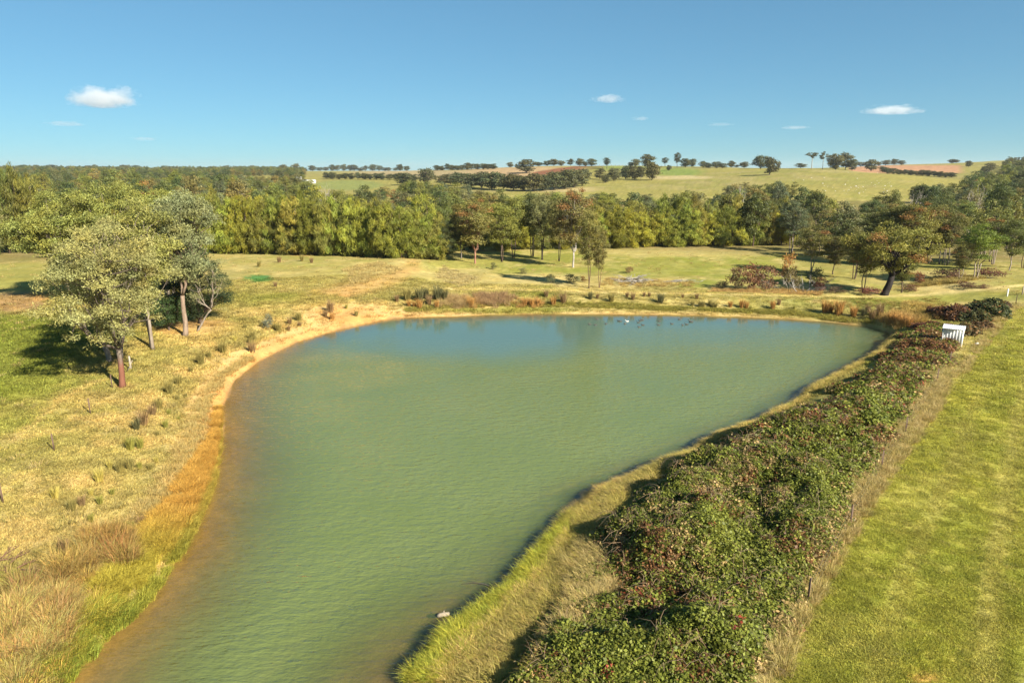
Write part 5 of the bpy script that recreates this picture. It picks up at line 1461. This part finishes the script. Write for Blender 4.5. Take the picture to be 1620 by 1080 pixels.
# ------------------------------------------------------------------ the white shed
x, y, z = px2w(1521, 549)
shx, shy, shz = x, y, z - .05
e = empty('shed', (shx, shy, shz), R_(-36), (.68, .68, .80)); tag(e, 'small white corrugated lean-to shed half buried in rust red brambles', 'shed')
M_iron = simple('white_iron', (.74, .745, .73), .42, .45, 2.5, .07)
def corr(x0, x1, z0, z1, y0, dep=.035, pitch=.16, th=.004):
    """corrugated sheet in the xz plane, ribs vertical"""
    mb = MB(); n = int((x1 - x0) / pitch * 8) + 1
    xs = np.linspace(x0, x1, n); ys = y0 + dep * np.sin(xs / pitch * 2 * math.pi)
    V = [(a, b, z0) for a, b in zip(xs, ys)] + [(a, b, z1) for a, b in zip(xs, ys)]
    V += [(a, b + th, z0) for a, b in zip(xs, ys)] + [(a, b + th, z1) for a, b in zip(xs, ys)]
    F = [(i, i + 1, n + i + 1, n + i) for i in range(n - 1)] + [(2 * n + i, 3 * n + i, 3 * n + i + 1, 2 * n + i + 1) for i in range(n - 1)]
    F += [(n + i, n + i + 1, 3 * n + i + 1, 3 * n + i) for i in range(n - 1)] + [(i, 2 * n + i, 2 * n + i + 1, i + 1) for i in range(n - 1)]
    mb.add(V, F); return mb
W_, D_, HF, HB = 2.75, 1.35, 2.35, 2.6
obj('back_wall', corr(-W_ + .06, -.06, 0, HB - .05, D_, .03, .42).mesh('back_wall', M_iron), e)
lw = corr(0, D_, 0, HF - .02, 0, .02, .17).mesh('side_wall', M_iron)
o = obj('side_wall', lw, e, (-W_, .02, 0), R_(90))
mb = corr(-W_ - .12, .12, 0, D_ + .40, 0, .012, .30)
rf = obj('roof', mb.mesh('roof', M_iron), e, (0, -.22, HF + .03)); rf.rotation_euler = (R_(90 - 180) + math.atan2(HB - HF, D_), 0, 0)
rf.rotation_euler = (-(R_(90) - math.atan2(HB - HF, D_)), 0, 0)
mb = MB(); mb.box((-.10, .03, HF / 2), (.28, .07, HF)); obj('corner_post', mb.mesh('corner_post', M_white), e)
mb = MB(); mb.box((-W_ + .05, .03, HF / 2), (.09, .07, HF)); obj('corner_post', mb.mesh('corner_post', M_white), e)
mb = MB(); mb.box((-W_ / 2, 0.0, HF - .06), (W_, .05, .10)); obj('fascia', mb.mesh('fascia', M_white), e)
# small white object in the right paddock
x, y, z = px2w(1545, 546)
mb = MB(); mb.box((0, 0, .12), (.34, .24, .24), .4); mb.box((.02, 0, .26), (.18, .14, .06), .4)
tag(obj('salt_block', mb.mesh('salt_block', M_white), None, (x, y, z)), 'small white block lying on the grass right of the shed', 'block')

# ------------------------------------------------------------------ dead wood
M_dead = simple('dead_wood', (.32, .29, .25), .85, .1, 8, .35)
M_log = simple('pale_log', (.27, .22, .16), .8, .15, 6, .3)
def limb_mesh(name, rng, L, r_, fork=3, wob=.15, mat=M_dead):
    mb = MB()
    main = curve((0, 0, 0), (L, 0, .05 * L), 8, rng, wob * .4)
    mb.tube(main, np.linspace(r_, r_ * .3, 8), 6)
    for k in range(fork):
        i = rng.randint(2, 7); dirv = unit(np.array([.6 + .5 * rng.rand(), rng.randn() * .7, .2 + .5 * rng.rand()]))
        l2 = L * (.25 + .3 * rng.rand())
        sb = curve(main[i], main[i] + dirv * l2, 5, rng, wob)
        mb.tube(sb, np.linspace(r_ * .45, r_ * .12, 5), 5)
        sb2 = curve(sb[2], sb[2] + unit(dirv + rng.randn(3) * .5) * l2 * .6, 4, rng, wob)
        mb.tube(sb2, np.linspace(r_ * .25, r_ * .08, 4), 4)
    return mb.mesh(name, mat, True)
rngD = np.random.RandomState(21)
LM = [limb_mesh('branch', rngD, 2.6 + .8 * k, .12 + .02 * k, 4) for k in range(4)]
x, y, z = px2w(1010, 446)
e = empty('branch_pile', (x, y, z)); tag(e, 'heap of bleached dead branches in the paddock behind the dam wall', 'branch pile')
for k in range(60):
    a = rngD.rand() * 6.28; rr_ = 2.4 * rngD.rand() ** .6
    o = obj('branch', LM[k % 4], e, (math.cos(a) * rr_ * 1.2 - 1, math.sin(a) * rr_ * .7, .15 + .9 * (1 - rr_ / 2.8) * rngD.rand()), 0, (.55, .3, .3))
    o.rotation_euler = ((rngD.rand() - .5) * .6, (rngD.rand() - .5) * .5, rngD.rand() * 6.28)
for k in range(14):
    o = obj('branch', LM[k % 4], e, (2.5 + 7 * rngD.rand(), (rngD.rand() - .6) * 1.6 - .2, .10 + .15 * rngD.rand()), 0, (.6, .3, .3))
    o.rotation_euler = (rngD.rand() * .3, -.05, R_(-10 + 40 * (rngD.rand() - .5)))
for (px_, py_, n_, sp_, lab) in ((1272, 462, 12, 2.2, 'fallen tree with white bare branches right of the rust shrubs'), (1240, 458, 10, 2.4, 'tangle of grey fallen branches under the orange shrub'), (1290, 460, 6, 1.2, 'white broken limb leaning by the dark red bush')):
    x, y, z = px2w(px_, py_)
    e = empty('fallen_branches', (x, y, z)); tag(e, lab, 'dead branches')
    for k in range(n_):
        o = obj('branch', LM[k % 4], e, ((rngD.rand() - .5) * sp_ * 2, (rngD.rand() - .5) * sp_, .1), 0, (.5 + .3 * rngD.rand(), .35, .35))
        o.rotation_euler = ((rngD.rand() - .5) * .5, -R_(10 + 45 * rngD.rand()), rngD.rand() * 6.28)
# pale log floating by the right bank, twig in the water, branch on the left
x, y = flat(702, 974, 0)
mb = MB(); p = np.array([(-.30, 0, .02), (-.18, .01, .05), (0, .02, .06), (.15, 0, .05), (.27, .02, .07)]); mb.tube(p, [.07, .105, .10, .11, .075], 9)
mb.tube([(.0, .02, .08), (.03, .08, .22)], [.035, .02], 6)
tag(obj('log', mb.mesh('log', M_log, True), None, (x, y, .02), R_(12)), 'short pale log lying in the shallow water by the yellow green bank', 'log')
x, y = flat(782, 928, 0)
mb = MB(); mb.tube([(0, 0, -.05), (-.5, .1, .10), (-1.0, .18, .13), (-1.5, .22, .04), (-1.75, .23, -.05)], [.022, .02, .016, .012, .008], 6)
mb.tube([(-.9, .16, .12), (-1.3, .45, .06)], [.012, .006], 5)
tag(obj('twig', mb.mesh('twig', simple('wet_wood', (.07, .055, .04), .5, .3)), None, (x, y, 0)), 'thin dark twig reaching from the right bank over the water', 'twig')
x, y, z = px2w(33, 902)
mb = MB(); mb.tube(curve((0, 0, .05), (1.1, -.35, .1), 6, rngD, .06), np.linspace(.035, .012, 6), 6); mb.tube([(.5, -.15, .1), (.8, .1, .3)], [.015, .008], 5)
tag(obj('fallen_stick', mb.mesh('fallen_stick', simple('dark_wood', (.10, .07, .05))), None, (x, y, z)), 'dark stick on the grass left of the big reed clump', 'stick')
x, y, z = px2w(6, 893)
M_rb = simple('reddish_brush', (.16, .085, .055))
RB = [limb_mesh('branch', rngD, 2.4 + k, .08, 5, mat=M_rb) for k in range(2)]
e = empty('dead_brush', (x, y, z)); tag(e, 'low heap of reddish dead brush at the left edge of the view', 'brush heap')
for k in range(7):
    o = obj('branch', RB[k % 2], e, (rngD.randn() * .5, rngD.randn() * .3, .05), rngD.rand() * 6, .34); o.rotation_euler = (0, -.2 * rngD.rand(), rngD.rand() * 6.28)

# ------------------------------------------------------------------ ducks
M_duck = simple('duck_feathers', (.055, .048, .042), .7, .2, 12, .4)
M_duckp = simple('pale_duck_feathers', (.50, .47, .42), .7, .2, 12, .2)
def duck_mesh(mat):
    mb = MB()
    P = [(-.30, 0, .11), (-.24, 0, .09), (-.14, 0, .07), (0, 0, .06), (.12, 0, .07), (.19, 0, .12), (.215, 0, .19), (.23, 0, .245), (.265, 0, .27), (.30, 0, .265), (.325, 0, .255), (.38, 0, .245)]
    Rr = [.012, .05, .095, .115, .09, .055, .040, .042, .048, .036, .02, .012]
    mb.tube(P, Rr, 10)
    return mb.mesh('duck', mat, True)
DK1, DK2 = duck_mesh(M_duck), duck_mesh(M_duckp)
dpx = [(945, 505), (933, 513), (942, 514), (959, 512), (979, 508), (982, 508), (992, 508), (989, 512), (1010, 510), (1013, 507), (1016, 506), (1011, 517), (1017, 514), (1043, 508), (1042, 514), (1063, 512), (1075, 505), (1080, 514), (1086, 513), (1093, 509)]
DL = {0: 'dark duck ahead of the flock, nearest the bank ripples', 1: 'dark duck at the left tail of the flock by the reflection', 2: 'dark duck beside the leftmost one of the flock', 3: 'dark duck between the left pair and the pale duck', 6: 'pale duck in the middle left of the flock',
      11: 'dark duck closest to the camera in the flock', 12: 'dark duck just behind the closest one', 16: 'dark duck nearest the dam wall on the right of the flock', 19: 'larger dark duck at the right end of the flock'}
for i, (a, b) in enumerate(dpx):
    x, y = flat(a, b, 0.05)
    s_ = .85 if i != 19 else 1.15
    o = obj('duck', DK2 if i == 6 else DK1, None, (x, y, -.01), rngT.rand() * 1.6 + 2.4, s_)
    tag(o, DL.get(i, 'small dark duck in the flock swimming off the dam wall'), 'duck', 'ducks on the far side of the pond')

# ------------------------------------------------------------------ stones on the hill
M_stone = simple('pale_stone', (.46, .43, .36), .85, .1, 1.5, .15)
def stone_mesh(seed):
    rng = np.random.RandomState(seed); me = bpy.data.meshes.new('stone')
    import bmesh
    bm = bmesh.new(); bmesh.ops.create_icosphere(bm, subdivisions=2, radius=1)
    for v in bm.verts: v.co = Vector((v.co.x * 1.2, v.co.y * .9, v.co.z * .65)) * (.8 + .4 * rng.rand())
    bm.to_mesh(me); bm.free(); me.materials.append(M_stone); return me
ST = [stone_mesh(600 + k) for k in range(3)]
for i in range(85):
    if i < 60: a, b = 1300 + 110 * rngT.rand() ** .8, 286 + 22 * rngT.rand()
    elif i < 75: a, b = 1090 + 300 * rngT.rand(), 272 + 14 * rngT.rand()
    else: a, b = 1045 + 40 * rngT.rand(), 266 + 10 * rngT.rand()
    x, y, z = px2w(a, b)
    o = obj('stone', ST[i % 3], None, (x, y, z), rngT.rand() * 6, .18 + .42 * rngT.rand() ** 3)
    reg = 'scattered on the lower face of the open hill' if i < 60 else ('on the upper face of the open hill' if i < 75 else 'in the green patch right of the ridge trees')
    tag(o, f'pale stone {reg}', 'stone', 'pale stones ' + reg)

# ------------------------------------------------------------------ far farm buildings
M_wall = simple('pale_wall', (.70, .67, .60), .8, .2, 2, .05); M_roof = simple('light_roof', (.62, .62, .60), .5, .3, 2, .05); M_win = simple('window_glass', (.03, .035, .04), .2, .5, 2, .1)
def house(px_, py_, L, Wd, Hh, rot, lab, roofm, gable=2.2):
    x, y, z = px2w(px_, py_)
    e = empty('farmhouse', (x, y, z), R_(rot)); tag(e, lab, 'house')
    mb = MB(); mb.box((0, 0, Hh / 2 - .3), (L, Wd, Hh + .6)); obj('wall', mb.mesh('wall', M_wall), e)
    mb = MB(); o_ = .5
    V = [(-L / 2 - o_, -Wd / 2 - o_, Hh), (L / 2 + o_, -Wd / 2 - o_, Hh), (L / 2 + o_, Wd / 2 + o_, Hh), (-L / 2 - o_, Wd / 2 + o_, Hh), (-L / 2 + 1, 0, Hh + gable), (L / 2 - 1, 0, Hh + gable)]
    mb.add(V, [(0, 1, 5, 4), (2, 3, 4, 5), (1, 2, 5), (3, 0, 4), (3, 2, 1, 0)]); obj('roof', mb.mesh('roof', roofm), e)
    for k in range(3):
        mb = MB(); mb.box((-L / 3 + k * L / 3, -Wd / 2 - .02, 1.5), (1.3, .08, 1.2)); obj('window', mb.mesh('window', M_win), e)
    return e
house(473, 291, 8, 7, 4.2, 12, 'white farmhouse among trees at the left of the far green paddock', M_roof, 3.0)
house(489, 290, 14, 6, 2.6, 8, 'long low pale shed beside the white farmhouse', M_roof, 1.2)

# ------------------------------------------------------------------ clouds
def cloud(px_, py_, wpx, hpx, dens, dist, lab, seed):
    rng = np.random.RandomState(seed)
    u, f, dz = px_dir(px_, py_)
    x, y, z = u * dist, f * dist, CAM_H + dz * dist
    sx, sz = wpx / FPX * dist / 2, hpx / FPX * dist / 2
    import bmesh
    bm = bmesh.new(); bmesh.ops.create_icosphere(bm, subdivisions=4, radius=1)
    for v in bm.verts:
        v.co = Vector((v.co.x * sx, v.co.y * sx * .7, v.co.z * sz * (1.0 if v.co.z > 0 else .55)))
    me = bpy.data.meshes.new('cloud'); bm.to_mesh(me); bm.free()
    g = NG('cloud_vapour')
    co = g.coord('Object')
    m = g.mapping(co, scale=(1 / sx, 1 / (sx * .7), 1 / sz))
    ln = g.n('ShaderNodeVectorMath', operation='LENGTH'); g.l(m, ln.inputs[0])
    fall = g.math('SUBTRACT', 1.0, ln.outputs['Value'], clamp=True)
    m2 = g.mapping(co, scale=(2.2 / sx, 2.2 / sx, 1.1 / sz)); m2n = m2.node; m2n.inputs['Location'].default_value = (seed * 3.1, 1.7, seed)
    nz = g.noise(1.3, 8, .68, m2)
    dn = g.math('MULTIPLY', g.math('MULTIPLY_ADD', g.math('ADD', g.math('MULTIPLY', fall, 1.15), g.math('MULTIPLY', nz, 2.3)), 2.4, -3.55, clamp=True), dens)
    pv = g.n('ShaderNodeVolumePrincipled'); pv.inputs['Color'].default_value = (1, 1, 1, 1); pv.inputs['Anisotropy'].default_value = 0.2
    g.l(dn, pv.inputs['Density'])
    g.l(pv.outputs[0], g.out.inputs['Volume'])
    me.materials.append(g.m)
    o = obj('cloud', me, None, (x, y, z)); tag(o, lab, 'cloud')
CD = 9500
cloud(163, 157, 150, 50, .0042, CD, 'largest puffy white cloud, low in the left sky', 1)
cloud(962, 157, 64, 20, .0036, CD, 'small white cloud over the middle of the hills', 2)
cloud(1412, 175, 120, 22, .0032, CD, 'long thin white cloud low in the right sky', 3)
cloud(1014, 188, 40, 10, .0022, CD, 'faint wisp of cloud below the small middle cloud', 4)
cloud(1257, 202, 60, 9, .0020, CD, 'faint wisp of cloud left of the long thin cloud', 5)
cloud(228, 220, 60, 10, .0014, CD, 'faint grey wisp right below the largest cloud', 6)
cloud(105, 196, 80, 12, .0016, CD, 'faint wisp left below the largest cloud', 7)
cloud(1140, 197, 60, 8, .0012, CD, 'barely visible wisp between the middle and right clouds', 8)

# ------------------------------------------------------------------ air
mb = MB(); Lx = 9300
zb = float(GZv.min()) - 1.5; mb.box((0, 0, (95 + zb) / 2), (2 * Lx, 2 * Lx, 95 - zb))
hz_me = mb.mesh('haze')
g = NG('haze_air'); pv = g.n('ShaderNodeVolumePrincipled'); pv.inputs['Color'].default_value = (.80, .88, 1.0, 1); pv.inputs['Density'].default_value = HAZE; pv.inputs['Anisotropy'].default_value = 0.3
g.l(pv.outputs[0], g.out.inputs['Volume'])
hz_me.materials.append(g.m)
if HAZE > 0: tag(obj('haze', hz_me), kind='stuff')

# ------------------------------------------------------------------ labels that read the same: say which one by its order from the left
ORD = ['first', 'second', 'third', 'fourth', 'fifth', 'sixth', 'seventh', 'eighth', 'ninth', 'tenth', 'eleventh', 'twelfth', 'thirteenth', 'fourteenth', 'fifteenth', 'sixteenth', 'seventeenth', 'eighteenth', 'nineteenth', 'twentieth'] + ['twenty-' + q for q in ('first', 'second', 'third', 'fourth', 'fifth', 'sixth', 'seventh', 'eighth')]
byl = {}
for o in THINGS: byl.setdefault(o['label'], []).append(o)
for lab, os_ in byl.items():
    if 1 < len(os_) <= 28:
        os_.sort(key=lambda o: float(to_px(np.array([o.location.x]), np.array([o.location.y]), np.array([o.location.z]))[0][0]))
        if len(lab.split()) + (3 if len(os_) == 2 else 4) <= 16:
            for k, o in enumerate(os_):
                o['label'] = lab + (', ' + ('left' if k == 0 else 'right') + ' of two' if len(os_) == 2 else ', ' + ORD[k] + ' from the left')
